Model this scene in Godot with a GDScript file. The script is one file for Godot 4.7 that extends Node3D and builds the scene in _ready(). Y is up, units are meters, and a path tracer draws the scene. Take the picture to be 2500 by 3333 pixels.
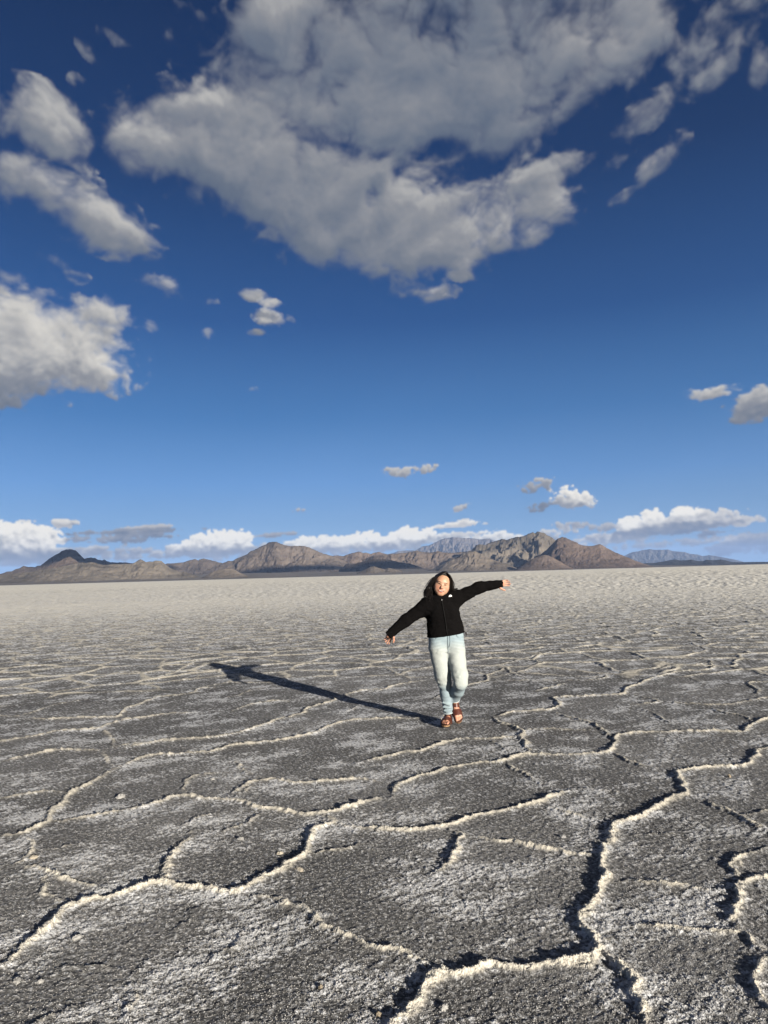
extends Node3D
# A woman walking over a salt flat in low sun, desert ranges and cumulus behind.

const EYE := 1.6
const SUN_TURN := 33.0      # degrees the sun stands to the right of straight behind the viewer
const SUN_HIGH := 12.3

const RIDGES_A := [
	[1.00,-3.54,-6.60,-3.42,-6.77,-3.30,-6.91,-3.18,-7.03,-2.97,-6.95,-2.76,-6.94],
	[0.50,-2.78,-6.99,-2.63,-7.15,-2.41,-7.22,-2.18,-7.26,-1.98,-7.42],
	[0.50,-2.78,-6.99,-2.58,-6.59,-2.43,-6.36,-2.39,-6.29],
	[1.00,-2.37,-6.25,-2.33,-6.42,-2.27,-6.56,-2.16,-6.72,-2.02,-6.72,-1.85,-6.73,-1.66,-6.80,-1.53,-6.97,-1.31,-7.03,-1.11,-7.15,-0.94,-7.29,-0.77,-7.48,-0.65,-7.75,-0.52,-7.97,-0.32,-8.06,-0.06,-8.08,0.21,-8.04,0.45,-8.08],
	[1.00,-2.37,-6.25,-2.39,-6.02,-2.42,-5.80,-2.46,-5.66,-2.45,-5.52,-2.42,-5.39,-2.40,-5.22,-2.37,-5.06,-2.32,-4.94,-2.33,-4.85,-2.37,-4.77,-2.41,-4.73,-2.51,-4.70,-2.61,-4.66],
	[0.90,-3.04,-5.42,-2.94,-5.48,-2.88,-5.55,-2.80,-5.58,-2.71,-5.64,-2.60,-5.66,-2.49,-5.61],
	[1.00,-2.32,-4.94,-2.21,-4.95,-2.13,-5.00,-2.01,-5.07,-1.89,-5.14,-1.78,-5.21,-1.70,-5.29,-1.64,-5.38,-1.57,-5.44,-1.50,-5.44,-1.38,-5.36,-1.29,-5.35,-1.15,-5.32,-1.05,-5.26,-0.96,-5.14,-0.87,-5.08,-0.75,-5.03,-0.66,-4.97,-0.55,-4.93,-0.48,-4.95,-0.37,-5.01,-0.27,-5.09,-0.19,-5.19,-0.10,-5.24,-0.01,-5.26],
	[0.60,-1.56,-5.49,-1.61,-5.69,-1.64,-5.86,-1.60,-5.99,-1.46,-6.05,-1.34,-6.07],
	[0.90,-1.22,-5.38,-1.18,-5.47,-1.15,-5.62,-1.08,-5.78,-0.91,-5.77,-0.70,-5.68,-0.54,-5.72,-0.40,-5.74,-0.23,-5.73,-0.12,-5.69],
	[0.70,-1.16,-5.36,-1.10,-5.50,-1.08,-5.63,-1.07,-5.77],
	[0.50,-1.53,-6.69,-1.38,-6.41,-1.26,-6.19,-1.14,-5.99,-1.09,-5.86],
	[1.00,-0.01,-5.26,0.02,-5.39,0.07,-5.58,0.15,-5.74,0.26,-5.82,0.39,-5.92,0.52,-6.02,0.64,-6.10,0.77,-6.12,0.90,-6.13,1.06,-6.28,1.19,-6.35,1.33,-6.33,1.48,-6.31,1.67,-6.32,1.88,-6.36,2.01,-6.56,2.15,-6.91,2.32,-7.03,2.49,-7.07,2.75,-7.05,3.08,-7.05,3.33,-6.96,3.49,-7.09,3.68,-7.34,3.93,-7.54,4.22,-7.71],
	[1.00,-0.50,-4.95,-0.45,-4.86,-0.39,-4.77,-0.47,-4.69,-0.50,-4.58,-0.51,-4.45,-0.52,-4.33,-0.52,-4.24,-0.53,-4.18,-0.57,-4.13,-0.61,-4.05,-0.67,-3.98,-0.72,-3.91,-0.76,-3.87,-0.81,-3.78,-0.88,-3.78,-0.99,-3.82,-1.08,-3.86,-1.17,-3.89,-1.24,-3.92,-1.29,-3.92,-1.34,-3.87,-1.40,-3.82,-1.45,-3.75,-1.53,-3.71,-1.59,-3.67,-1.63,-3.63,-1.65,-3.56,-1.64,-3.49,-1.63,-3.40,-1.63,-3.32,-1.63,-3.25,-1.65,-3.20,-1.67,-3.14,-1.70,-3.06],
	[0.90,-1.25,-3.93,-1.25,-4.00,-1.27,-4.10,-1.30,-4.19,-1.30,-4.26,-1.27,-4.35,-1.27,-4.47,-1.27,-4.58,-1.29,-4.68],
	[0.50,-1.37,-4.82,-1.32,-4.93,-1.26,-5.02,-1.19,-5.06],
	[0.40,-1.30,-4.71,-1.17,-4.69,-1.06,-4.69,-1.01,-4.74,-0.96,-4.82,-0.89,-5.00,-0.87,-5.09],
	[0.80,-2.25,-4.22,-2.18,-4.26,-2.17,-4.37,-2.17,-4.46,-2.30,-4.60,-2.38,-4.70],
	[0.80,-2.18,-4.26,-2.08,-4.18,-1.95,-4.09,-1.83,-4.02,-1.71,-3.94,-1.60,-3.87,-1.51,-3.82],
	[0.50,-2.18,-4.48,-2.04,-4.45,-1.96,-4.51,-1.88,-4.54],
	[0.50,-1.95,-4.11,-1.85,-3.92,-1.82,-3.83,-1.68,-3.73,-1.62,-3.70],
	[1.00,-0.40,-4.74,-0.29,-4.69,-0.15,-4.65,-0.04,-4.62,0.10,-4.60,0.20,-4.60,0.29,-4.63,0.40,-4.73,0.51,-4.81,0.61,-4.85,0.70,-4.89,0.82,-4.96,0.93,-5.02,1.00,-5.04,1.11,-5.16,1.23,-5.27,1.29,-5.28],
	[0.50,1.30,-5.31,1.42,-5.33,1.52,-5.30,1.61,-5.22,1.68,-5.12],
	[0.60,-0.52,-4.22,-0.43,-4.26,-0.34,-4.30,-0.27,-4.34,-0.20,-4.40,-0.13,-4.42],
	[0.80,0.37,-4.57,0.40,-4.52,0.43,-4.47,0.39,-4.35,0.36,-4.23,0.31,-4.13,0.25,-3.98,0.21,-3.91],
	[0.90,0.43,-4.46,0.52,-4.42,0.60,-4.38,0.69,-4.36,0.76,-4.32,0.83,-4.25,0.91,-4.20,0.98,-4.15,1.07,-4.14,1.15,-4.14],
	[1.10,3.49,-6.41,3.28,-6.32,3.15,-6.26,3.02,-6.09,2.89,-5.90,2.77,-5.80,2.67,-5.79,2.59,-5.82,2.45,-5.78,2.31,-5.74,2.24,-5.70,2.17,-5.49,2.12,-5.30,2.08,-5.20,1.96,-5.07,1.81,-4.93,1.68,-4.83,1.54,-4.69,1.44,-4.63,1.38,-4.57,1.34,-4.46,1.30,-4.36,1.22,-4.25,1.16,-4.14,1.13,-4.01,1.12,-3.89,1.11,-3.81,1.06,-3.74,0.99,-3.65,0.93,-3.55,0.89,-3.47,0.86,-3.40,0.85,-3.29,0.86,-3.21,0.86,-3.16,0.83,-3.11,0.78,-3.07,0.69,-3.04,0.59,-3.02,0.47,-3.01,0.40,-3.03,0.33,-3.01,0.25,-3.00,0.18,-3.01,0.12,-2.94,0.09,-2.88,0.05,-2.79,0.02,-2.73,-0.02,-2.67,-0.06,-2.60,-0.11,-2.51],
	[0.90,0.86,-3.17,0.87,-3.12,0.89,-3.04,0.90,-2.98,0.90,-2.89,0.89,-2.81,0.87,-2.72,0.87,-2.65,0.86,-2.56],
	[0.70,0.86,-3.18,0.91,-3.20,0.98,-3.22],
	[0.60,0.94,-3.33,1.05,-3.34,1.15,-3.33,1.24,-3.30,1.32,-3.27,1.45,-3.24,1.50,-3.21,1.50,-3.14,1.52,-3.08,1.55,-3.02],
	[0.60,1.12,-3.77,1.24,-3.78,1.34,-3.75,1.44,-3.71,1.53,-3.65,1.64,-3.63],
	[0.90,2.05,-3.86,1.90,-3.80,1.80,-3.75,1.72,-3.68,1.65,-3.59,1.60,-3.51,1.53,-3.36,1.48,-3.23],
	[0.70,2.16,-4.18,2.09,-4.15,1.95,-4.10,1.86,-4.02,1.79,-3.92,1.75,-3.81,1.73,-3.71],
	[0.90,1.57,-3.05,1.50,-3.02,1.46,-2.99,1.42,-2.93,1.37,-2.87,1.34,-2.81,1.33,-2.76,1.34,-2.71,1.35,-2.65],
	[0.60,2.16,-5.01,2.16,-4.82,2.19,-4.73,2.21,-4.67,2.22,-4.56,2.24,-4.44,2.28,-4.33],
	[0.70,2.22,-4.68,2.31,-4.71,2.45,-4.78,2.57,-4.83],
	[0.50,1.94,-6.36,1.95,-6.20,1.98,-6.05,2.02,-5.90,2.13,-5.80,2.25,-5.74],
	[0.50,0.99,-6.20,1.00,-6.01,1.05,-5.78,1.10,-5.56,1.19,-5.43],
	[0.40,0.97,-6.99,1.00,-6.70,1.05,-6.41],
	[0.50,0.99,-5.02,1.13,-4.85,1.25,-4.72,1.35,-4.62],
	[0.30,1.37,-4.44,1.55,-4.42,1.73,-4.42]]
const RIDGES_B := [
	[1.00,-0.29,-6.22,-0.19,-6.29,-0.06,-6.40,0.06,-6.50,0.15,-6.58,0.24,-6.54,0.39,-6.73,0.53,-6.90,0.70,-7.00,0.89,-6.95,1.06,-6.97,1.19,-6.99,1.27,-7.08],
	[0.90,1.14,-8.01,1.17,-7.69,1.27,-7.45,1.32,-7.22,1.25,-6.98,1.26,-6.79,1.21,-6.41],
	[0.70,1.32,-7.24,1.39,-7.30,1.57,-7.31,1.80,-7.28,2.02,-7.25],
	[0.70,1.84,-8.17,1.90,-7.99,2.03,-7.72,2.11,-7.41,2.11,-7.09,2.11,-6.86],
	[1.00,1.14,-8.00,1.20,-8.07,1.41,-8.22,1.66,-8.28,1.86,-8.36,2.02,-8.57,2.04,-8.94,2.12,-9.11,2.41,-9.11,2.72,-9.17,2.97,-9.22,3.13,-9.57,3.49,-10.01,3.77,-10.40,4.16,-10.80,4.48,-11.08,4.85,-11.11,5.13,-11.42,5.28,-11.82,5.01,-11.72,4.63,-11.72,4.22,-11.32],
	[0.60,3.02,-9.22,3.13,-8.99,3.20,-8.66,2.99,-8.53,2.79,-8.50],
	[0.70,3.20,-8.65,3.42,-8.51,3.67,-8.35,3.95,-8.37,4.26,-8.56,4.55,-8.71,4.86,-8.85],
	[0.40,2.87,-8.28,2.90,-7.81,2.89,-7.34],
	[0.60,3.61,-8.22,3.65,-7.87,3.75,-7.67,3.69,-7.38],
	[0.60,-0.07,-12.61,0.08,-11.87,0.22,-11.51,0.26,-11.94,0.51,-12.04,0.86,-12.21,1.23,-12.21],
	[0.90,-0.28,-9.99,-0.07,-10.14,0.13,-10.52,0.38,-10.72,0.59,-10.90],
	[0.80,0.55,-9.21,0.66,-9.47,0.91,-9.95,1.12,-10.27,1.27,-10.45,1.48,-10.74,1.50,-11.13,1.70,-11.47,1.97,-11.98,1.93,-11.57,1.97,-11.14,2.07,-10.76],
	[0.60,1.52,-10.67,1.87,-10.60,2.29,-10.52,2.77,-10.43,3.18,-10.57,3.23,-10.92,3.20,-11.34],
	[0.70,1.91,-9.64,2.06,-9.77,2.30,-9.99,2.52,-10.23],
	[0.80,1.52,-12.03,2.07,-12.58,2.47,-13.17,2.70,-13.51,3.07,-14.00,3.22,-14.24,3.61,-14.37,3.83,-14.31,4.23,-14.56,4.66,-15.01,5.09,-15.29,5.36,-15.35],
	[0.70,5.33,-13.03,5.28,-12.52,5.41,-12.18,5.26,-11.71],
	[0.60,5.34,-13.05,5.84,-13.44,6.12,-13.86,6.24,-14.54,6.43,-15.21],
	[0.70,5.34,-9.94,5.17,-9.85,4.86,-9.80,4.76,-9.42,4.68,-9.16,4.47,-8.92],
	[0.70,1.86,-14.33,2.24,-14.70,2.63,-15.02],
	[1.00,-4.08,-7.31,-4.01,-7.46,-3.91,-7.54,-3.76,-7.68,-3.68,-7.88,-3.51,-7.93,-3.29,-7.91,-3.18,-8.02,-3.18,-8.20,-3.08,-8.44,-2.90,-8.53,-2.72,-8.67,-2.58,-8.76,-2.33,-8.77],
	[0.50,-3.20,-8.07,-2.98,-7.63,-2.78,-7.30,-2.69,-7.11],
	[0.90,-4.38,-8.71,-4.07,-8.59,-3.81,-8.63,-3.54,-8.63,-3.26,-8.62,-3.28,-8.84,-3.34,-9.23,-3.27,-9.46,-3.20,-9.99,-2.97,-10.08,-2.77,-10.31,-2.83,-10.62,-2.68,-10.71,-2.48,-10.73],
	[1.00,-2.57,-7.04,-2.29,-7.29,-2.02,-7.31,-1.72,-7.41,-1.52,-7.63,-1.39,-7.89,-1.27,-8.19,-1.06,-8.43,-0.99,-8.78,-0.82,-9.16,-0.62,-9.56,-0.51,-9.91,-0.29,-10.11,-0.07,-10.18],
	[0.80,-1.92,-8.80,-1.82,-9.16,-1.73,-9.27,-1.57,-9.38,-1.30,-9.39,-1.18,-9.44],
	[0.60,-0.63,-8.49,-0.45,-8.67,-0.35,-8.96],
	[0.60,-2.29,-9.78,-2.10,-9.95,-1.99,-10.34,-1.83,-10.60],
	[0.90,-4.07,-11.55,-3.94,-12.04,-3.74,-12.41,-3.77,-13.37,-3.81,-13.98,-3.59,-14.38,-3.35,-14.75,-3.00,-14.89],
	[0.60,-3.14,-11.65,-3.17,-12.08,-2.87,-12.09],
	[0.80,-5.16,-11.41,-4.99,-11.60,-4.89,-12.09,-4.81,-12.72,-4.51,-12.78,-4.01,-12.63],
	[0.60,-4.94,-8.97,-4.79,-8.91,-4.53,-8.83,-4.47,-9.12,-4.47,-9.43,-4.34,-9.75,-4.16,-9.98],
	[0.60,-4.43,-10.62,-4.12,-10.63,-3.85,-10.72],
	[0.60,-6.73,-12.48,-6.24,-12.24,-6.13,-12.66,-5.96,-12.90],
	[0.70,-7.17,-13.29,-6.74,-13.46,-6.44,-13.75,-6.10,-14.09,-5.86,-14.48],
	[0.35,-1.07,-3.20,-1.05,-3.11,-1.06,-3.07],
	[0.35,-1.03,-3.37,-1.00,-3.44,-0.97,-3.52,-0.97,-3.62],
	[0.35,-0.80,-3.12,-0.75,-3.21,-0.69,-3.29,-0.68,-3.36,-0.61,-3.40],
	[0.60,-1.32,-2.72,-1.30,-2.76,-1.27,-2.81,-1.22,-2.85],
	[0.60,-0.98,-2.72,-1.01,-2.81,-1.03,-2.89,-1.07,-2.99],
	[0.40,-1.41,-3.14,-1.30,-3.13,-1.20,-3.11,-1.11,-3.09],
	[0.60,-0.81,-3.80,-0.70,-3.72,-0.59,-3.68,-0.48,-3.59,-0.42,-3.53,-0.34,-3.43,-0.26,-3.33,-0.20,-3.28,-0.15,-3.24,-0.05,-3.19,0.04,-3.13,0.10,-3.07,0.16,-3.03]]

# azimuth and elevation, in degrees, of the crest as seen from the salt; first number is the distance in metres
const CRESTS := {
	"far_peak_dark": [8600, -28.90, 0.74, -28.31, 0.85, -28.02, 0.97, -27.72, 0.98, -27.49, 1.14, -27.23, 1.21, -26.97, 1.37, -26.63, 1.28, -26.20, 1.27, -26.07, 1.37, -25.86, 1.39, -25.51, 1.69, -25.24, 1.94, -24.97, 2.11, -24.66, 2.28, -24.46, 2.45, -24.22, 2.54, -23.82, 2.55, -23.58, 2.46, -23.34, 2.26, -23.13, 2.00, -22.95, 1.80, -22.77, 1.89, -22.48, 1.90, -22.24, 1.88, -21.99, 1.73, -21.74, 1.67, -21.58, 1.74, -21.41, 1.62, -21.16, 1.54, -20.91, 1.50, -20.16, 1.50, -19.56, 1.42, -19.05, 1.34, -18.45, 1.51, -18.19, 1.52, -17.76, 1.18, -16.98, 0.62],
	"pyramid_left": [7600, -26.35, 0.68, -25.89, 1.01, -25.27, 1.34, -24.65, 1.67, -24.18, 1.97, -23.94, 2.01, -23.61, 1.79, -23.21, 1.47, -22.64, 1.11, -22.06, 0.74],
	"light_hills": [6700, -34.67, 0.41, -32.70, 0.67, -30.63, 0.78, -28.46, 0.73, -28.01, 0.80, -27.49, 0.83, -26.58, 0.94, -25.43, 1.13, -24.64, 1.24, -23.85, 1.44, -23.53, 1.50, -23.13, 1.56, -22.80, 1.51, -22.48, 1.57, -22.07, 1.45, -21.66, 1.31, -20.99, 1.38, -20.32, 1.37, -19.73, 1.36, -19.39, 1.49, -19.18, 1.64, -18.97, 1.73, -18.75, 1.58, -18.62, 1.49, -18.11, 1.49, -17.98, 1.58, -17.50, 1.56, -17.33, 1.40, -16.89, 1.02, -16.45, 0.79, -16.01, 0.62, -15.84, 0.68, -15.57, 0.60, -15.04, 0.38, -14.33, 0.16],
	"hills_mid": [9800, -17.53, 0.99, -17.09, 1.35, -16.65, 1.34, -15.86, 1.41, -15.33, 1.58, -14.97, 1.65, -14.75, 1.53, -14.62, 1.61, -14.30, 1.67, -13.90, 1.57, -13.36, 1.40, -12.99, 1.30, -12.63, 1.15, -12.27, 0.96, -11.54, 0.57],
	"central": [9000, -14.44, 0.55, -13.72, 0.90, -13.18, 1.12, -12.72, 1.34, -12.45, 1.45, -12.13, 1.42, -11.90, 1.58, -11.53, 1.73, -11.07, 1.91, -10.79, 2.14, -10.42, 2.27, -10.14, 2.43, -9.77, 2.61, -9.48, 2.72, -9.30, 2.86, -8.92, 2.90, -8.64, 2.89, -8.36, 2.70, -7.99, 2.55, -7.52, 2.52, -7.05, 2.55, -6.48, 2.50, -6.11, 2.39, -5.83, 2.24, -5.36, 2.03, -4.98, 1.86, -4.41, 1.69, -4.04, 1.55, -3.47, 1.30, -2.91, 1.00, -2.15, 0.60],
	"shoulder": [9600, -5.19, 1.06, -4.61, 1.43, -4.23, 1.66, -3.84, 1.67, -3.37, 1.61, -3.08, 1.72, -2.70, 1.83, -2.12, 1.95, -1.84, 1.83, -1.55, 1.84, -1.17, 1.74, -0.69, 1.85, -0.50, 1.87, -0.21, 1.77, 0.16, 1.66, 0.73, 1.47, 1.48, 1.07],
	"brown_hills": [9000, -1.88, 1.26, -0.92, 1.61, -0.15, 1.64, 0.61, 1.67, 1.57, 1.74, 1.96, 1.77, 2.53, 1.88, 3.10, 1.74, 3.86, 1.72, 4.24, 1.80, 4.81, 1.66, 5.57, 1.62, 6.33, 1.69, 6.89, 1.67, 7.45, 1.56, 8.19, 1.25, 9.10, 0.75],
	"far_blue": [26000, -1.12, 1.24, -0.15, 1.59, 0.42, 1.69, 1.00, 1.85, 1.67, 1.94, 2.44, 1.90, 2.63, 2.01, 3.02, 2.22, 3.31, 2.28, 3.50, 2.25, 3.98, 2.48, 4.47, 2.72, 4.85, 2.83, 5.42, 2.88, 5.99, 2.84, 6.37, 2.77, 6.75, 2.80, 7.22, 2.73, 7.68, 2.63, 8.06, 2.68, 8.44, 2.68, 8.71, 2.51, 9.17, 2.26, 10.08, 1.85, 10.98, 1.35],
	"right_massif": [8600, 3.24, 0.26, 3.91, 0.43, 4.59, 0.79, 5.17, 1.16, 5.84, 1.33, 6.32, 1.64, 6.90, 1.77, 7.29, 2.13, 7.57, 2.27, 8.04, 2.18, 8.52, 2.39, 8.99, 2.50, 9.32, 2.63, 9.55, 2.60, 9.74, 2.52, 10.11, 2.65, 10.58, 2.73, 11.04, 2.76, 11.42, 2.93, 11.75, 3.06, 11.97, 3.00, 12.16, 3.13, 12.43, 3.06, 12.70, 2.93, 12.97, 2.76, 13.32, 2.53, 13.67, 2.33, 14.29, 1.98, 14.98, 1.59, 15.94, 1.09, 17.22, 0.41],
	"brown_pyramid": [7600, 11.32, 0.59, 11.88, 0.95, 12.26, 1.22, 12.83, 1.66, 13.40, 2.20, 13.68, 2.47, 14.05, 2.59, 14.31, 2.54, 14.66, 2.34, 15.18, 2.09, 15.25, 1.99, 15.77, 1.83, 16.21, 1.80, 16.57, 1.88, 16.83, 1.93, 17.05, 1.80, 17.34, 1.59, 17.85, 1.28, 18.35, 1.03, 18.77, 0.83, 19.35, 0.54, 19.85, 0.33, 20.18, 0.21, 20.58, 0.02],
	"front_pyramid": [6600, 10.28, 0.11, 10.66, 0.33, 11.13, 0.60, 11.70, 0.95, 12.16, 1.13, 12.58, 1.22, 12.89, 1.18, 13.25, 1.00, 13.69, 0.71, 14.12, 0.42, 14.56, 0.17, 14.90, -0.02],
	"front_spur": [7000, 3.43, 0.16, 3.81, 0.29, 4.59, 0.70, 5.36, 1.10, 6.12, 1.27, 6.70, 1.63, 7.18, 1.71, 7.73, 1.46, 8.65, 0.96, 9.56, 0.60, 10.47, 0.24],
	"shaded_hill": [7800, -3.78, 0.46, -3.39, 0.73, -3.19, 0.96, -2.95, 1.03, -2.77, 0.95, -2.34, 0.99, -1.76, 1.14, -1.18, 1.27, -0.61, 1.30, -0.04, 1.29, 0.13, 1.30, 0.60, 1.14, 1.07, 0.99, 2.02, 0.82, 2.78, 0.56, 3.43, 0.26],
	"small_hill_right": [6500, -2.36, 0.18, -1.78, 0.40, -1.20, 0.67, -0.91, 0.71, -0.53, 0.56, -0.06, 0.43, 0.20, 0.54, 0.77, 0.43, 1.34, 0.22],
	"small_hill_left": [6300, -14.53, 0.14, -14.08, 0.36, -13.63, 0.62, -13.18, 0.75, -12.73, 0.83, -12.27, 0.82, -12.00, 0.75, -11.63, 0.52, -11.27, 0.33, -10.81, 0.13],
	"far_blue_right": [32000, 17.81, 0.57, 18.52, 0.91, 18.87, 1.08, 19.13, 1.21, 19.56, 1.25, 19.99, 1.35, 20.41, 1.38, 20.91, 1.32, 21.41, 1.30, 21.66, 1.32, 21.98, 1.19, 22.38, 1.13, 22.87, 1.07, 23.18, 0.92, 23.66, 0.86, 24.05, 0.72, 24.46, 0.79, 24.92, 0.69, 25.54, 0.54, 26.15, 0.39, 26.75, 0.18],
	"dark_ridge": [11500, 19.50, 0.16, 20.01, 0.32, 20.69, 0.33, 21.19, 0.39, 21.77, 0.49, 22.10, 0.54, 22.43, 0.47, 22.83, 0.45, 23.24, 0.50, 23.63, 0.38, 24.03, 0.35, 24.28, 0.45, 24.75, 0.39, 25.22, 0.43, 25.53, 0.36, 25.91, 0.22, 26.29, 0.19, 27.20, 0.18, 28.24, 0.16, 29.27, 0.13, 31.40, 0.07, 33.42, -0.10],
	"apron": [0, -38.69, 0.48, -28.45, 0.40, -23.84, 0.40, -18.88, 0.44, -15.33, 0.39, -11.73, 0.41, -7.09, 0.37, -1.40, 0.31, -0.37, 0.50, 4.38, 0.25, 10.01, 0.21, 15.08, 0.11, 17.26, 0.16, 20.59, 0.13, 23.13, 0.08, 28.23, -0.04, 36.97, 0.08]}

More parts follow.
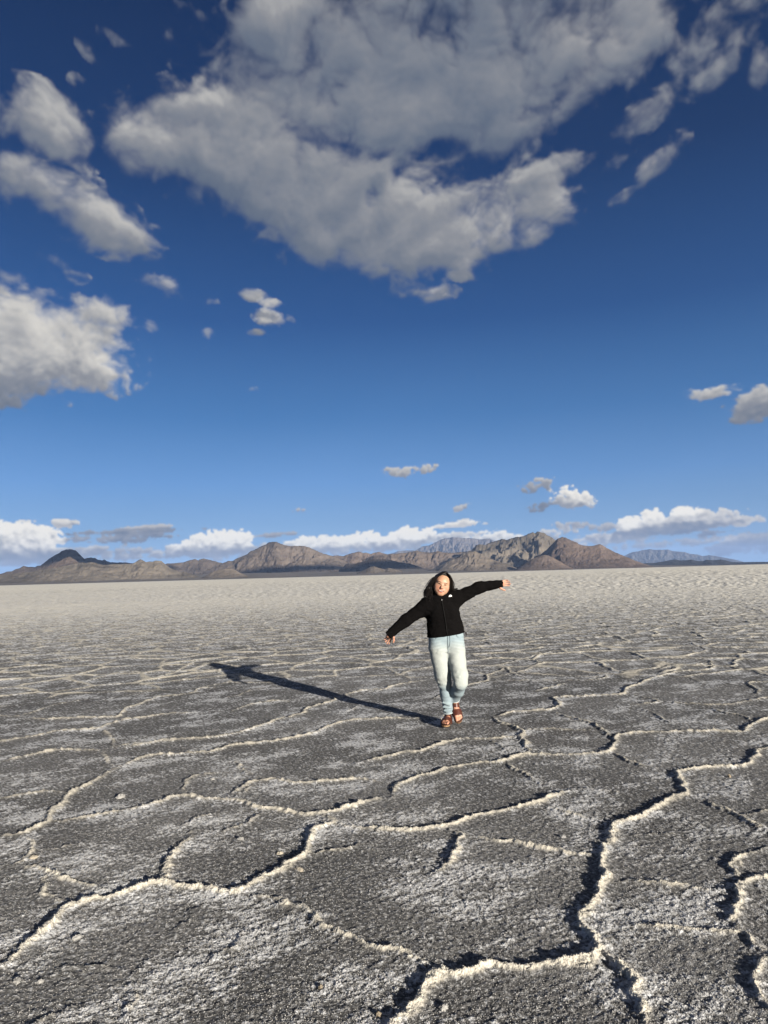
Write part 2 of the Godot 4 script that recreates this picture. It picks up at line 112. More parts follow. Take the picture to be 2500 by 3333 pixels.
# azimuth, elevation, half width, half height (degrees), tilt, thickness, brightness
const CLOUD_LUMPS := [
	[7.91,38.95,13.11,3.63,-2,1.20,0.30], [-0.95,35.93,10.10,3.57,8,1.20,0.32], [-12.66,32.41,7.25,2.87,-7,1.10,0.45], [-7.38,30.04,9.56,3.51,13,1.10,0.38],
	[-2.03,27.29,6.65,3.66,18,1.00,0.38], [9.58,34.23,7.17,3.59,-22,1.10,0.34], [7.65,26.88,6.27,2.81,-7,1.10,0.50], [14.59,29.56,2.79,1.08,-12,0.80,0.45],
	[-3.22,39.12,3.94,2.53,-2,1.00,0.36], [2.16,34.73,4.84,2.12,-2,1.10,0.36], [20.23,37.21,3.46,2.93,-32,1.00,0.42], [-7.95,39.23,2.50,2.22,-2,1.00,0.40],
	[-17.07,34.35,1.71,1.14,-32,0.60,0.42], [-4.42,24.69,2.38,1.19,28,0.70,0.40], [5.38,32.03,1.94,0.75,-2,-0.75,0.00], [-0.30,29.01,0.65,0.91,-2,-0.60,0.00],
	[11.07,26.89,4.23,2.44,-2,1.15,0.55], [12.14,25.82,2.62,1.31,-2,1.00,0.55], [5.68,25.73,4.03,1.68,-2,1.00,0.45], [-19.21,31.14,2.35,1.76,-2,1.00,0.50],
	[14.99,30.11,1.84,0.61,-12,0.80,0.45], [20.10,35.69,2.46,1.64,-32,0.90,0.42], [15.27,34.36,3.47,2.02,-32,1.00,0.36], [-8.38,37.40,1.14,0.51,-2,-0.30,0.00],
	[2.71,37.98,2.01,0.75,-32,-0.22,0.00], [27.85,35.43,3.27,1.76,-22,0.72,0.38], [21.90,31.81,2.69,0.91,-30,0.84,0.45], [22.69,28.80,2.04,0.82,-32,0.88,0.48],
	[20.17,27.19,1.52,0.43,-22,0.80,0.45], [26.97,32.83,1.59,0.79,-12,0.80,0.42], [30.07,32.51,0.76,1.02,-2,0.75,0.42], [19.63,29.38,1.19,0.36,-22,0.50,0.40],
	[-25.61,31.51,2.87,1.78,28,0.95,0.50], [-28.06,27.98,1.52,1.66,-2,0.75,0.48], [-22.93,26.52,4.62,1.85,23,1.00,0.50], [-20.22,25.03,2.33,0.99,18,0.75,0.42],
	[-28.91,31.64,0.79,1.57,-2,0.60,0.45], [-25.49,23.26,1.49,0.66,18,0.70,0.50], [-24.03,22.16,0.98,0.46,-2,0.70,0.55], [-28.10,21.95,1.11,0.82,-2,0.75,0.50],
	[-26.39,20.50,4.82,0.84,8,0.62,0.55], [-26.33,17.01,5.86,2.93,8,1.15,0.68], [-21.71,19.44,1.86,1.34,-2,0.75,0.62], [-28.10,13.92,3.05,1.37,-12,1.00,0.36],
	[-22.50,15.73,1.95,0.45,8,0.70,0.55], [-20.85,15.45,0.66,0.17,-2,0.50,0.50], [-17.44,22.38,1.69,0.65,16,0.74,0.62], [-18.13,19.25,0.66,0.50,28,0.72,0.65],
	[-14.60,18.97,1.02,0.37,-2,0.66,0.62], [-10.36,21.99,0.92,0.41,8,0.72,0.60], [-8.87,21.43,0.76,0.31,8,0.62,0.60], [-9.07,20.36,1.04,0.52,8,0.74,0.65],
	[-7.19,20.26,0.46,0.25,18,0.66,0.60], [-10.02,19.23,0.56,0.21,-2,0.56,0.50], [4.75,21.91,1.57,0.59,-5,0.75,0.55], [2.84,22.07,0.87,0.35,-2,0.60,0.50],
	[6.91,23.26,1.10,0.48,13,0.58,0.45], [1.73,23.60,1.72,0.69,-2,0.48,0.40], [-13.50,21.33,0.41,0.24,-2,0.66,0.60], [-10.07,14.93,0.71,0.21,-2,0.55,0.60],
	[17.30,26.42,0.38,0.38,-2,0.50,0.40], [-0.78,23.67,1.38,0.52,-2,0.50,0.40], [-19.50,15.84,0.40,0.17,-2,0.50,0.60], [-13.88,17.98,0.41,0.14,-2,0.50,0.50],
	[-21.50,14.01,0.33,0.13,18,0.50,0.60], [-9.30,17.15,0.50,0.14,-2,0.45,0.50], [-16.38,21.55,0.99,0.33,-2,0.40,0.40], [-21.17,37.30,0.84,0.37,18,0.50,0.40],
	[-23.21,36.23,0.68,0.32,43,0.50,0.40], [-23.69,34.28,0.59,0.40,28,0.45,0.40], [-15.22,39.50,1.06,0.37,8,0.42,0.40], [23.89,12.64,0.84,0.49,18,0.72,0.62],
	[25.78,12.53,1.42,0.38,-5,0.70,0.60], [28.43,11.38,1.90,0.98,-10,1.00,0.42], [2.37,8.29,2.05,0.45,-2,0.72,0.55], [1.25,8.51,1.49,0.19,-2,0.60,0.55],
	[12.30,6.74,1.37,0.47,-5,0.70,0.42], [12.40,4.98,1.08,0.36,-10,0.85,0.18], [14.81,5.55,1.64,0.78,6,0.92,0.78], [6.38,5.24,1.04,0.19,-17,0.62,0.50],
	[5.96,3.84,1.93,0.30,-4,0.90,0.72], [-6.89,5.34,0.52,0.15,-2,0.55,0.50], [-27.33,3.25,2.35,1.10,3,1.15,0.90], [-26.74,3.75,1.26,0.63,-2,0.90,0.95],
	[-24.31,4.46,0.78,0.33,-2,0.85,0.60], [-26.69,4.55,0.70,0.16,-2,0.70,0.50], [-19.13,3.80,3.78,0.24,-2,0.85,0.22], [-19.79,3.31,3.75,0.34,-2,0.85,0.25],
	[-18.12,4.15,1.73,0.21,-2,0.80,0.40], [-14.68,2.82,1.42,0.71,-7,0.95,0.90], [-12.91,3.01,1.22,0.86,-2,1.00,1.00], [-11.30,2.98,0.80,0.73,-2,0.95,0.95],
	[-15.90,2.41,1.06,0.42,-2,0.85,0.80], [-15.03,2.10,7.79,0.42,-2,0.85,0.50], [-8.57,3.41,2.02,0.18,-4,0.80,0.30], [-5.64,2.61,2.22,0.67,-2,0.95,0.85],
	[-3.60,2.67,1.49,0.74,-2,0.95,0.95], [-1.54,2.84,1.42,0.82,-2,1.00,1.00], [-0.05,2.58,0.97,0.52,-2,0.90,0.85], [1.38,2.87,1.27,0.82,-2,1.00,1.00],
	[2.77,3.02,1.86,0.60,-2,0.90,1.00], [6.29,2.83,3.33,0.44,-2,0.95,0.85], [-4.91,1.96,7.42,0.37,-2,0.80,0.60], [-23.35,2.31,5.25,0.39,-2,0.85,0.50],
	[-27.90,1.93,3.72,0.62,-2,0.90,0.45], [13.55,2.93,2.15,0.29,-2,0.70,0.60], [16.99,2.14,3.84,0.35,-2,0.85,0.72], [15.63,2.48,2.12,0.21,-2,0.70,0.60],
	[9.58,2.53,2.19,0.44,-2,0.80,0.85], [23.00,3.26,3.47,0.66,-5,1.10,0.55], [19.09,3.33,0.89,0.62,-2,1.00,0.95], [20.83,3.66,0.81,0.61,-2,1.00,0.95],
	[23.04,4.02,1.06,0.46,3,1.00,1.00], [25.64,3.18,2.56,0.38,1,0.90,0.60], [21.36,2.76,3.69,0.37,-5,0.95,0.22], [23.60,2.82,2.29,0.26,-12,0.85,0.25],
	[24.67,2.36,1.29,0.19,-5,0.70,0.20], [14.70,3.46,1.14,0.36,-2,0.75,0.40], [17.39,3.19,1.39,0.28,-2,0.70,0.35], [26.87,1.25,2.83,0.57,-2,0.90,0.16],
	[28.38,1.90,1.85,0.46,-2,0.70,0.20], [22.91,1.82,6.60,0.30,-2,0.60,0.50], [25.42,2.05,0.77,0.13,-2,0.60,0.35], [-18.86,31.76,2.63,1.46,-2,0.10,0.66],
	[-14.14,34.67,1.74,1.16,-2,0.10,0.58], [2.58,35.28,3.30,1.20,-2,0.10,0.46], [11.80,26.50,3.25,1.46,-2,0.10,0.68], [3.52,29.65,1.94,1.29,-2,0.10,0.58],
	[18.82,37.48,3.22,2.15,-2,0.10,0.58], [-7.15,40.02,2.19,1.10,-2,0.10,0.54], [-6.12,34.20,2.72,1.21,-2,0.10,0.50], [-13.07,29.42,5.01,1.25,18,0.10,0.27],
	[5.86,37.55,4.31,2.59,-2,0.10,0.20], [-4.10,36.47,3.52,1.47,-2,0.10,0.25], [-0.55,24.83,2.05,1.02,-2,0.10,0.55], [-23.27,27.36,3.24,0.74,23,0.10,0.66],
	[-26.27,32.20,1.88,0.94,28,0.10,0.62], [-26.95,17.26,3.36,1.37,-2,0.10,0.74], [-27.80,13.62,2.76,1.07,-2,0.10,0.30], [-7.43,27.55,3.93,1.31,23,0.10,0.30],
	[9.53,33.38,3.63,1.82,-2,0.10,0.26]]

var rng := RandomNumberGenerator.new()
var sun_to := Vector3.ZERO

func _ready():
	# ---------------------------------------------------------------- camera, sky, sun, exposure
	var cam := Camera3D.new()
	cam.name = "camera"
	cam.fov = 71.6155
	cam.position = Vector3(0, EYE, 0)
	cam.rotation_degrees = Vector3(5.0443, 0, -1.59)
	cam.near = 0.05
	cam.far = 90000.0
	add_child(cam)
	var e := Environment.new()
	e.background_mode = Environment.BG_SKY
	e.sky = Sky.new()
	var pano := PanoramaSkyMaterial.new()
	pano.panorama = sky_picture()
	e.sky.sky_material = pano
	e.background_energy_multiplier = 0.331
	e.tonemap_mode = Environment.TONE_MAPPER_LINEAR
	e.tonemap_exposure = 3.0
	e.sdfgi_enabled = true
	e.ssao_enabled = true
	e.ssil_enabled = true
	e.fog_enabled = true
	e.fog_density = 0.000015
	e.fog_light_color = Color(0.62, 0.74, 0.95)
	var we := WorldEnvironment.new()
	we.name = "world_environment"
	we.environment = e
	add_child(we)
	var sun := DirectionalLight3D.new()
	sun.name = "sun"
	sun.light_energy = 1.6
	sun.light_color = Color(1.0, 0.962, 0.90)
	sun.light_angular_distance = 0.5
	sun.shadow_enabled = true
	var t := deg_to_rad(SUN_TURN)
	var h := deg_to_rad(SUN_HIGH)
	sun_to = Vector3(sin(t) * cos(h), sin(h), cos(t) * cos(h))
	sun.look_at_from_position(sun_to * 100.0, Vector3.ZERO)
	add_child(sun)
	rng.seed = 20240
	# ---------------------------------------------------------------- ground, land, far ranges
	build_ground()
	build_land()
	build_clouds()
	# ---------------------------------------------------------------- the woman, then loose salt
	build_person()
	build_lumps()

# ==================================================================== helpers
func noise(f: float, oct := 1, kind := FastNoiseLite.TYPE_SIMPLEX_SMOOTH, sd := 1) -> FastNoiseLite:
	var n := FastNoiseLite.new()
	n.noise_type = kind
	n.frequency = f
	n.seed = sd
	n.fractal_type = FastNoiseLite.FRACTAL_NONE if oct == 1 else FastNoiseLite.FRACTAL_FBM
	n.fractal_octaves = oct
	n.domain_warp_enabled = false
	return n

func put(called: String, m: Mesh, mat: Material, parent: Node = self) -> MeshInstance3D:
	var o := MeshInstance3D.new()
	o.name = called
	o.mesh = m
	o.material_override = mat
	parent.add_child(o, true)
	return o

func tag(o: Node, label: String, category := "", group := "", kind := ""):
	if label: o.set_meta("label", label)
	if category: o.set_meta("category", category)
	if group: o.set_meta("group", group)
	if kind: o.set_meta("kind", kind)

func matte(c: Color, rough := 0.9) -> StandardMaterial3D:
	var m := StandardMaterial3D.new()
	m.albedo_color = c.linear_to_srgb()
	m.roughness = rough
	m.metallic_specular = 0.3
	return m

func tinted(rough := 0.95) -> StandardMaterial3D:
	var m := StandardMaterial3D.new()
	m.vertex_color_use_as_albedo = true
	m.roughness = rough
	m.metallic_specular = 0.2
	return m

func array_mesh(v: PackedVector3Array, n: PackedVector3Array, idx: PackedInt32Array, c := PackedColorArray(), uv := PackedVector2Array()) -> ArrayMesh:
	var a := []
	a.resize(Mesh.ARRAY_MAX)
	a[Mesh.ARRAY_VERTEX] = v
	a[Mesh.ARRAY_NORMAL] = n
	a[Mesh.ARRAY_INDEX] = idx
	if c.size(): a[Mesh.ARRAY_COLOR] = c
	if uv.size(): a[Mesh.ARRAY_TEX_UV] = uv
	var m := ArrayMesh.new()
	m.add_surface_from_arrays(Mesh.PRIMITIVE_TRIANGLES, a)
	return m

func normals_of(v: PackedVector3Array, idx: PackedInt32Array) -> PackedVector3Array:
	var n := PackedVector3Array()
	n.resize(v.size())
	for i in range(0, idx.size(), 3):
		var a := idx[i]
		var b := idx[i + 1]
		var c := idx[i + 2]
		var f := (v[c] - v[a]).cross(v[b] - v[a])
		n[a] += f
		n[b] += f
		n[c] += f
	for i in n.size():
		n[i] = n[i].normalized()
	return n

# ==================================================================== sky
func sky_base(az: float, el: float) -> Color:
	# clear evening air: deep blue overhead, pale near the horizon, a little lighter away from the sun
	var s := maxf(el, 0.0)
	var c: Color
	var stops := [[0.0, Color(0.24, 0.41, 0.63)], [3.5, Color(0.205, 0.39, 0.65)], [7.5, Color(0.13, 0.31, 0.64)], [12.5, Color(0.060, 0.195, 0.47)], [20.0, Color(0.018, 0.087, 0.275)], [30.0, Color(0.0056, 0.036, 0.135)], [42.0, Color(0.0022, 0.0190, 0.080)], [90.0, Color(0.001, 0.009, 0.05)]]
	c = stops[7][1]
	for k in 7:
		if s < stops[k + 1][0]:
			c = (stops[k][1] as Color).lerp(stops[k + 1][1], (s - stops[k][0]) / (stops[k + 1][0] - stops[k][0]))
			break
	var side := cos(deg_to_rad(az + 40.0))
	return c * (0.74 + 0.30 * side)

func sky_part(az0: float, el1: float, step: float, nx: int, ny: int, lumps: Array) -> PackedFloat32Array:
	var env := PackedFloat32Array()
	env.resize(nx * ny)
	var bs := PackedFloat32Array()
	bs.resize(nx * ny)
	var bw := PackedFloat32Array()
	bw.resize(nx * ny)
	for L in lumps:
		var ca := cos(deg_to_rad(L[4]))
		var sa := sin(deg_to_rad(L[4]))
		var st: float = L[5]
		var wide := 1.35
		var ce := cos(deg_to_rad(L[1]))
		var ext: float = maxf(L[2], L[3]) * wide
		var ex: float = (absf(L[2] * ca) + absf(L[3] * sa)) * wide / ce
		var ey: float = (absf(L[2] * sa) + absf(L[3] * ca)) * wide
		var x0 := maxi(0, int((L[0] - ex - az0) / step))
		var x1 := mini(nx - 1, int((L[0] + ex - az0) / step) + 1)
		var y0 := maxi(0, int((el1 - L[1] - ey) / step))
		var y1 := mini(ny - 1, int((el1 - L[1] + ey) / step) + 1)
		for y in range(y0, y1 + 1):
			var dv: float = (L[1] - (el1 - (y + 0.5) * step))
			for x in range(x0, x1 + 1):
				var du: float = (az0 + (x + 0.5) * step - L[0]) * ce
				var p: float = (du * ca + dv * sa) / L[2]
				var q: float = (-du * sa + dv * ca) / L[3]
				var d := p * p + q * q
				var f := 1.0 - d / (wide * wide)
				if f <= 0.0:
					continue
				var i := y * nx + x
				if st < 0.2 and st > 0.0:   # only tells how bright the cloud is here
					bs[i] += 3.0 * f * f * L[6]
					bw[i] += 3.0 * f * f
					continue
				if st < 0.0:
					env[i] += st * f
					continue
				f = minf(f * 1.25, 1.0) * st
				env[i] = maxf(env[i], f) + 0.25 * minf(env[i], f)
				var w := f * f + 0.02
				bs[i] += w * L[6]
				bw[i] += w
	var n1 := noise(5.5, 6, FastNoiseLite.TYPE_SIMPLEX_SMOOTH, 11)
	n1.fractal_gain = 0.52
	var n2 := noise(13.0, 3, FastNoiseLite.TYPE_SIMPLEX_SMOOTH, 12)
	n2.fractal_type = FastNoiseLite.FRACTAL_RIDGED
	var n5 := noise(38.0, 4, FastNoiseLite.TYPE_SIMPLEX_SMOOTH, 15)
	var n4 := noise(50.0, 4, FastNoiseLite.TYPE_SIMPLEX_SMOOTH, 14)
	n4.fractal_type = FastNoiseLite.FRACTAL_RIDGED
	var n3 := noise(9.0, 3, FastNoiseLite.TYPE_SIMPLEX_SMOOTH, 13)
	var hgt := PackedFloat32Array()
	hgt.resize(nx * ny)
	for y in ny:
		var el := deg_to_rad(el1 - (y + 0.5) * step)
		var low := 1.0 - smoothstep(0.06, 0.32, el)
		for x in nx:
			var i := y * nx + x
			if env[i] <= 0.0:
				hgt[i] = -0.5
				continue
			var az := deg_to_rad(az0 + (x + 0.5) * step)
			var dir := Vector3(sin(az) * cos(el), sin(el) * 1.25, -cos(az) * cos(el))
			var wv := Vector3(n3.get_noise_3dv(dir), n3.get_noise_3dv(dir + Vector3(7, 0, 0)), n3.get_noise_3dv(dir + Vector3(0, 9, 0)))
			dir += wv * (0.016 - 0.009 * low)
			var ee := minf(env[i], 1.25)
			var scrap := 1.0 - minf(ee, 1.0)
			ee = ee * lerpf(0.5 + 0.5 * minf(ee, 1.0), 1.0, low * 0.6)
			# soft large shapes, then rounded puffs, then frayed edges
			var n := n1.get_noise_3dv(dir) * (1.0 - 0.7 * low)
			n += -0.42 * (n2.get_noise_3dv(dir) + 0.15) * (1.0 - 0.45 * low) - 0.50 * (n4.get_noise_3dv(dir) + 0.15) * (0.26 + 1.05 * low)
			n += n5.get_noise_3dv(dir) * (0.18 + 0.16 * low + 0.8 * scrap)
			hgt[i] = ee + n + 0.03
	var out := PackedFloat32Array()
	out.resize(nx * ny * 3)
	var d1 := maxi(1, int(0.22 / step))
	var d2 := maxi(1, int(0.9 / step))
	for y in ny:
		var elev := el1 - (y + 0.5) * step
		for x in nx:
			var i := y * nx + x
			var c := sky_base(az0 + (x + 0.5) * step, elev)
			var hh := hgt[i]
			if hh > 0.0:
				var up1 := hgt[maxi(0, y - d1) * nx + mini(nx - 1, x + d1 / 2)]
				var dn1 := hgt[mini(ny - 1, y + d1) * nx + maxi(0, x - d1 / 2)]
				var up2 := hgt[maxi(0, y - d2) * nx + mini(nx - 1, x + d2 / 2)]
				var dn2 := hgt[mini(ny - 1, y + d2) * nx + maxi(0, x - d2 / 2)]
				var b := bs[i] / maxf(bw[i], 0.001)
				var g := clampf(dn1 - up1, -0.5, 0.5) * lerpf(0.34, 0.16, smoothstep(8.0, 22.0, elev)) + clampf(dn2 - up2, -0.7, 0.7) * 0.26
				var thin := exp(-hh * 2.2)
				b = clampf(b + 0.02 - 0.07 * smoothstep(15.0, 25.0, elev) + g * (0.35 + b) + 0.10 * thin - 0.06 * minf(hh, 1.0), 0.0, 1.15)
				var cc: Color
				if b < 0.45:
					cc = Color(0.095, 0.128, 0.19).lerp(Color(0.275, 0.283, 0.305), b / 0.45)
				else:
					cc = Color(0.275, 0.283, 0.305).lerp(Color(0.80, 0.765, 0.69), (b - 0.45) / 0.55)
				var a := smoothstep(0.0, lerpf(0.16, 1.05, smoothstep(5.0, 22.0, elev)), hh)
				a = a * (0.72 + 0.28 * a)
				c = c.lerp(cc, clampf(a, 0.0, 1.0))
			out[i * 3] = c.r
			out[i * 3 + 1] = c.g
			out[i * 3 + 2] = c.b
	return out

func sky_picture() -> ImageTexture:
	var r := RandomNumberGenerator.new()
	r.seed = 5
	var lumps := []
	for k in 45:   # the rest of the sky goes on in the same way
		var az := r.randf_range(40.0, 320.0)
		var el := 4.0 + 60.0 * pow(r.randf(), 1.6)
		var s := 2.0 + 0.22 * el * r.randf()
		lumps.append([az, el, s * r.randf_range(1.2, 2.6), s * r.randf_range(0.5, 0.9), r.randf_range(-20, 20), r.randf_range(0.6, 1.1), r.randf_range(0.25, 0.5)])
	for k in 60:
		var az := r.randf_range(31.0, 329.0)
		lumps.append([az, r.randf_range(0.0, 3.5), r.randf_range(2.0, 7.0), r.randf_range(0.5, 1.4), 0.0, r.randf_range(0.7, 1.1), r.randf_range(0.5, 0.95)])
	var whole := Image.create_from_data(512, 256, false, Image.FORMAT_RGBF, sky_part(0.0, 90.0, 360.0 / 512.0, 512, 256, lumps).to_byte_array())
	whole.resize(4096, 2048, Image.INTERPOLATE_CUBIC)
	var step := 360.0 / 4096.0
	var y0 := 1024 - 540
	var part := Image.create_from_data(780, 552, false, Image.FORMAT_RGBF, sky_part(-390 * step, 540 * step, step, 780, 552, CLOUD_LUMPS).to_byte_array())
	# the picture's left edge looks along -z, where the camera looks: the part goes on both sides of it
	whole.blit_rect(part, Rect2i(390, 0, 390, 552), Vector2i(0, y0))
	whole.blit_rect(part, Rect2i(0, 0, 390, 552), Vector2i(4096 - 390, y0))
	return ImageTexture.create_from_image(whole)

# ==================================================================== the salt
var rad := PackedFloat32Array()
var ang := PackedFloat32Array()
var ground_v := PackedVector3Array()
var ground_r := PackedFloat32Array()
var ground_f := PackedFloat32Array()

func row_at(r: float) -> int:
	return rad.bsearch(r)

func spline(p: Array, per: float) -> PackedVector2Array:
	# the flat list [strength, x, z, x, z ...] as an evenly stepped smooth line
	var q := PackedVector2Array()
	for i in range(1, p.size(), 2):
		q.append(Vector2(p[i], p[i + 1]))
	var out := PackedVector2Array()
	for i in q.size() - 1:
		var a := q[maxi(i - 1, 0)]
		var b := q[i]
		var c := q[i + 1]
		var d := q[mini(i + 2, q.size() - 1)]
		var n := maxi(1, int(ceil(b.distance_to(c) / per)))
		for k in n:
			out.append(b.cubic_interpolate(c, a, d, float(k) / n))
	out.append(q[q.size() - 1])
	return out

func build_ground():
	# rings that widen with distance, and rays that are close together over the part one looks at
	var r := 0.5
	while r < 2.1:
		rad.append(r)
		r *= 1.10
	r = 2.1
	while r < 5.2:
		rad.append(r)
		r *= 1.0018
	while r < 16.0:
		rad.append(r)
		r *= 1.0028
	while r < 60.0:
		rad.append(r)
		r *= 1.005
	while r < 46000.0:
		rad.append(r)
		r *= 1.035
	var half := 35.0
	var dense := 800
	for j in dense + 1:
		ang.append(-half + 2.0 * half * j / dense)
	var side := []
	for k in 92:
		side.append(half + 0.4 * (k + 1))
	for q in side:
		ang.append(q)
	var a: float = side[side.size() - 1] + 3.0
	while a < 360.0 - (side[side.size() - 1] as float):
		ang.append(a)
		a += 3.0
	side.reverse()
	for q in side:
		ang.append(360.0 - q)
	ang.append(360.0 - half)
	var nr := rad.size()
	var nc := ang.size()
	var sn := PackedFloat32Array()
	var cs := PackedFloat32Array()
	for j in nc:
		sn.append(sin(deg_to_rad(ang[j])))
		cs.append(cos(deg_to_rad(ang[j])))
	var total := nr * nc
	var warp := PackedVector2Array()
	warp.resize(total)
	var wn := noise(3.0, 3, FastNoiseLite.TYPE_SIMPLEX_SMOOTH, 3)
	wn.fractal_gain = 0.6
	var wm := noise(3.0, 3, FastNoiseLite.TYPE_SIMPLEX_SMOOTH, 4)
	wm.fractal_gain = 0.6
	for i in nr:
		var rr := rad[i]
		for j in nc:
			var x := rr * sn[j]
			var z := -rr * cs[j]
			if rr < 80.0:
				warp[i * nc + j] = Vector2(x + 0.045 * wn.get_noise_2d(x, z) + 0.016 * wn.get_noise_2d(x * 6.0, z * 6.0), z + 0.045 * wm.get_noise_2d(x, z) + 0.016 * wm.get_noise_2d(x * 6.0, z * 6.0))
			else:
				warp[i * nc + j] = Vector2(x, z)
	# ---- the raised plate edges that can be told apart
	ground_r.resize(total)
	var sunny := Vector2(sun_to.x, sun_to.z).normalized()
	var da := 2.0 * half / dense
	for line in RIDGES_A + RIDGES_B:
		var s: float = 0.28 + 0.72 * line[0]
		var pts := spline(line, 0.16)
		var np := pts.size()
		for k in np - 1:
			var p := pts[k]
			var q := pts[k + 1]
			var dir := (q - p)
			var len2 := maxf(dir.length_squared(), 0.000001)
			var nrm := Vector2(-dir.y, dir.x) / sqrt(len2)
			var face := nrm.dot(sunny)
			if face < 0.0:
				nrm = -nrm
				face = -face
			var mid := (p + q) * 0.5
			var reach := 0.30
			var rm := mid.length()
			if rm < 2.0:
				continue
			var i0 := row_at(maxf(rm - reach - 0.1, 0.5))
			var i1 := mini(row_at(rm + reach + 0.1), nr - 1)
			var am := rad_to_deg(atan2(mid.x, -mid.y))
			var ra := rad_to_deg((reach + 0.1) / rm)
			var j0 := maxi(0, int((am - ra + half) / da))
			var j1 := mini(dense, int((am + ra + half) / da) + 1)
			if j1 <= j0:
				continue
			# strength tapers off at the loose ends
			var es := s * minf(1.0, 0.45 + 0.25 * minf(k, np - 2 - k))
			var wl := lerpf(0.026, 0.015, face) * (0.6 + 0.4 * s)
			var wsun := lerpf(0.024, 0.031, face) * (0.6 + 0.4 * s)
			for i in range(i0, i1 + 1):
				var base := i * nc
				for j in range(j0, j1 + 1):
					var w := warp[base + j]
					var rel := w - p
					var tt := clampf(rel.dot(dir) / len2, 0.0, 1.0)
					var off := rel - dir * tt
					var dist := off.length()
					if dist > reach:
						continue
					var f := 0.0
					if off.dot(nrm) > 0.0:
						f = es * exp(-pow(dist / wsun, 1.25))
					else:
						f = es * exp(-pow(dist / wl, 1.8))
					if f > ground_r[base + j]:
						ground_r[base + j] = f
	# ---- heights and colours
	var cells := FastNoiseLite.new()
	cells.noise_type = FastNoiseLite.TYPE_CELLULAR
	cells.frequency = 1.0
	cells.seed = 9
	cells.cellular_jitter = 0.95
	cells.cellular_return_type = FastNoiseLite.RETURN_DISTANCE2_SUB
	cells.fractal_type = FastNoiseLite.FRACTAL_NONE
	cells.domain_warp_enabled = true
	cells.domain_warp_amplitude = 0.5
	cells.domain_warp_frequency = 0.9
	cells.domain_warp_fractal_type = FastNoiseLite.DOMAIN_WARP_FRACTAL_NONE
	var small := FastNoiseLite.new()
	small.noise_type = FastNoiseLite.TYPE_CELLULAR
	small.frequency = 3.4
	small.seed = 19
	small.cellular_return_type = FastNoiseLite.RETURN_DISTANCE2_SUB
	small.fractal_type = FastNoiseLite.FRACTAL_NONE
	var grain := FastNoiseLite.new()
	grain.noise_type = FastNoiseLite.TYPE_CELLULAR
	grain.frequency = 100.0
	grain.seed = 21
	grain.cellular_return_type = FastNoiseLite.RETURN_DISTANCE
	grain.fractal_type = FastNoiseLite.FRACTAL_NONE
	var bumps := noise(20.0, 4, FastNoiseLite.TYPE_SIMPLEX_SMOOTH, 22)
	bumps.fractal_gain = 0.6
	var swell := noise(0.55, 2, FastNoiseLite.TYPE_SIMPLEX_SMOOTH, 23)
	var patch := noise(1.9, 6, FastNoiseLite.TYPE_SIMPLEX_SMOOTH, 24)
	patch.fractal_gain = 0.68
	var speck := noise(34.0, 2, FastNoiseLite.TYPE_SIMPLEX_SMOOTH, 25)
	var tone := noise(0.35, 3, FastNoiseLite.TYPE_SIMPLEX_SMOOTH, 26)
	var polar := noise(1.0, 4, FastNoiseLite.TYPE_SIMPLEX_SMOOTH, 27)
	ground_v.resize(total + 1)
	ground_f.resize(total)
	var uv := PackedVector2Array()
	uv.resize(total + 1)
	var col := PackedColorArray()
	col.resize(total + 1)
	var dark_a := Color(0.082, 0.081, 0.081)
	var dark_b := Color(0.195, 0.193, 0.192)
	var frost := Color(0.575, 0.59, 0.615)
	var cream := Color(0.545, 0.513, 0.44)
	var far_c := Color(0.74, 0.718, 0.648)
	for i in nr:
		var rr := rad[i]
		var near := 1.0 - smoothstep(7.0, 18.0, rr)
		var mid := 1.0 - smoothstep(45.0, 140.0, rr)
		var gap := rr * 0.0026 if rr < 16.0 else rr * 0.0045
		var seen := 1.0 - smoothstep(9.5, 13.0, rr)
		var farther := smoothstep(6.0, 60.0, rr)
		for j in nc:
			var k := i * nc + j
			var x := rr * sn[j]
			var z := -rr * cs[j]
			var outside := smoothstep(27.0, 31.0, absf(wrapf(ang[j], -180.0, 180.0)))
			var y := 0.0
			var ridge := ground_r[k]
			var fr := 0.0
			var grit := 0.5 + 0.5 * speck.get_noise_2d(x * 1.7 + 3.0, z * 1.7)
			if rr < 140.0:
				var w := warp[k]
				var cv := cells.get_noise_2d(w.x, w.y) + 1.0
				var vr := exp(-cv * cv / 0.0055)
				var amount := 0.7 + 0.5 * clampf(0.5 + swell.get_noise_2d(x * 1.7 + 40.0, z * 1.7), 0.0, 1.0)
				vr *= amount * maxf(1.0 - seen, outside)
				ridge = maxf(ridge, vr)
				ridge *= clampf(0.98 + 0.36 * swell.get_noise_2d(x * 3.1, z * 3.1 + 9.0) + 0.26 * swell.get_noise_2d(x * 17.0, z * 17.0), 0.3, 1.3)
				y = 0.022 * ridge
				var low := swell.get_noise_2d(x, z)
				y += 0.006 * low * mid
				var bm := bumps.get_noise_2d((x * 0.839 - z * 0.545) * 0.55, x * 0.545 + z * 0.839)
				y += 0.0042 * bm * (1.0 + 0.5 * ridge)
				var pv := patch.get_noise_2d((x * 0.839 - z * 0.545) * 0.6, x * 0.545 + z * 0.839)
				fr = smoothstep(-0.12, 0.50, pv + 0.40 * bm + 0.36 * farther)
				if rr < 26.0:
					var sv := small.get_noise_2d(w.x, w.y) + 1.0
					y += 0.0018 * exp(-sv * sv / 0.01) * near
					var gv := grain.get_noise_2d(w.x, w.y) + 1.0
					var lump := 1.0 - clampf(gv, 0.0, 1.0)
					grit = lerpf(grit, lump, 0.75)
					y += (0.0032 + 0.0042 * ridge + 0.0046 * fr) * lump * lump * smoothstep(0.02, 0.008, gap * 0.5)
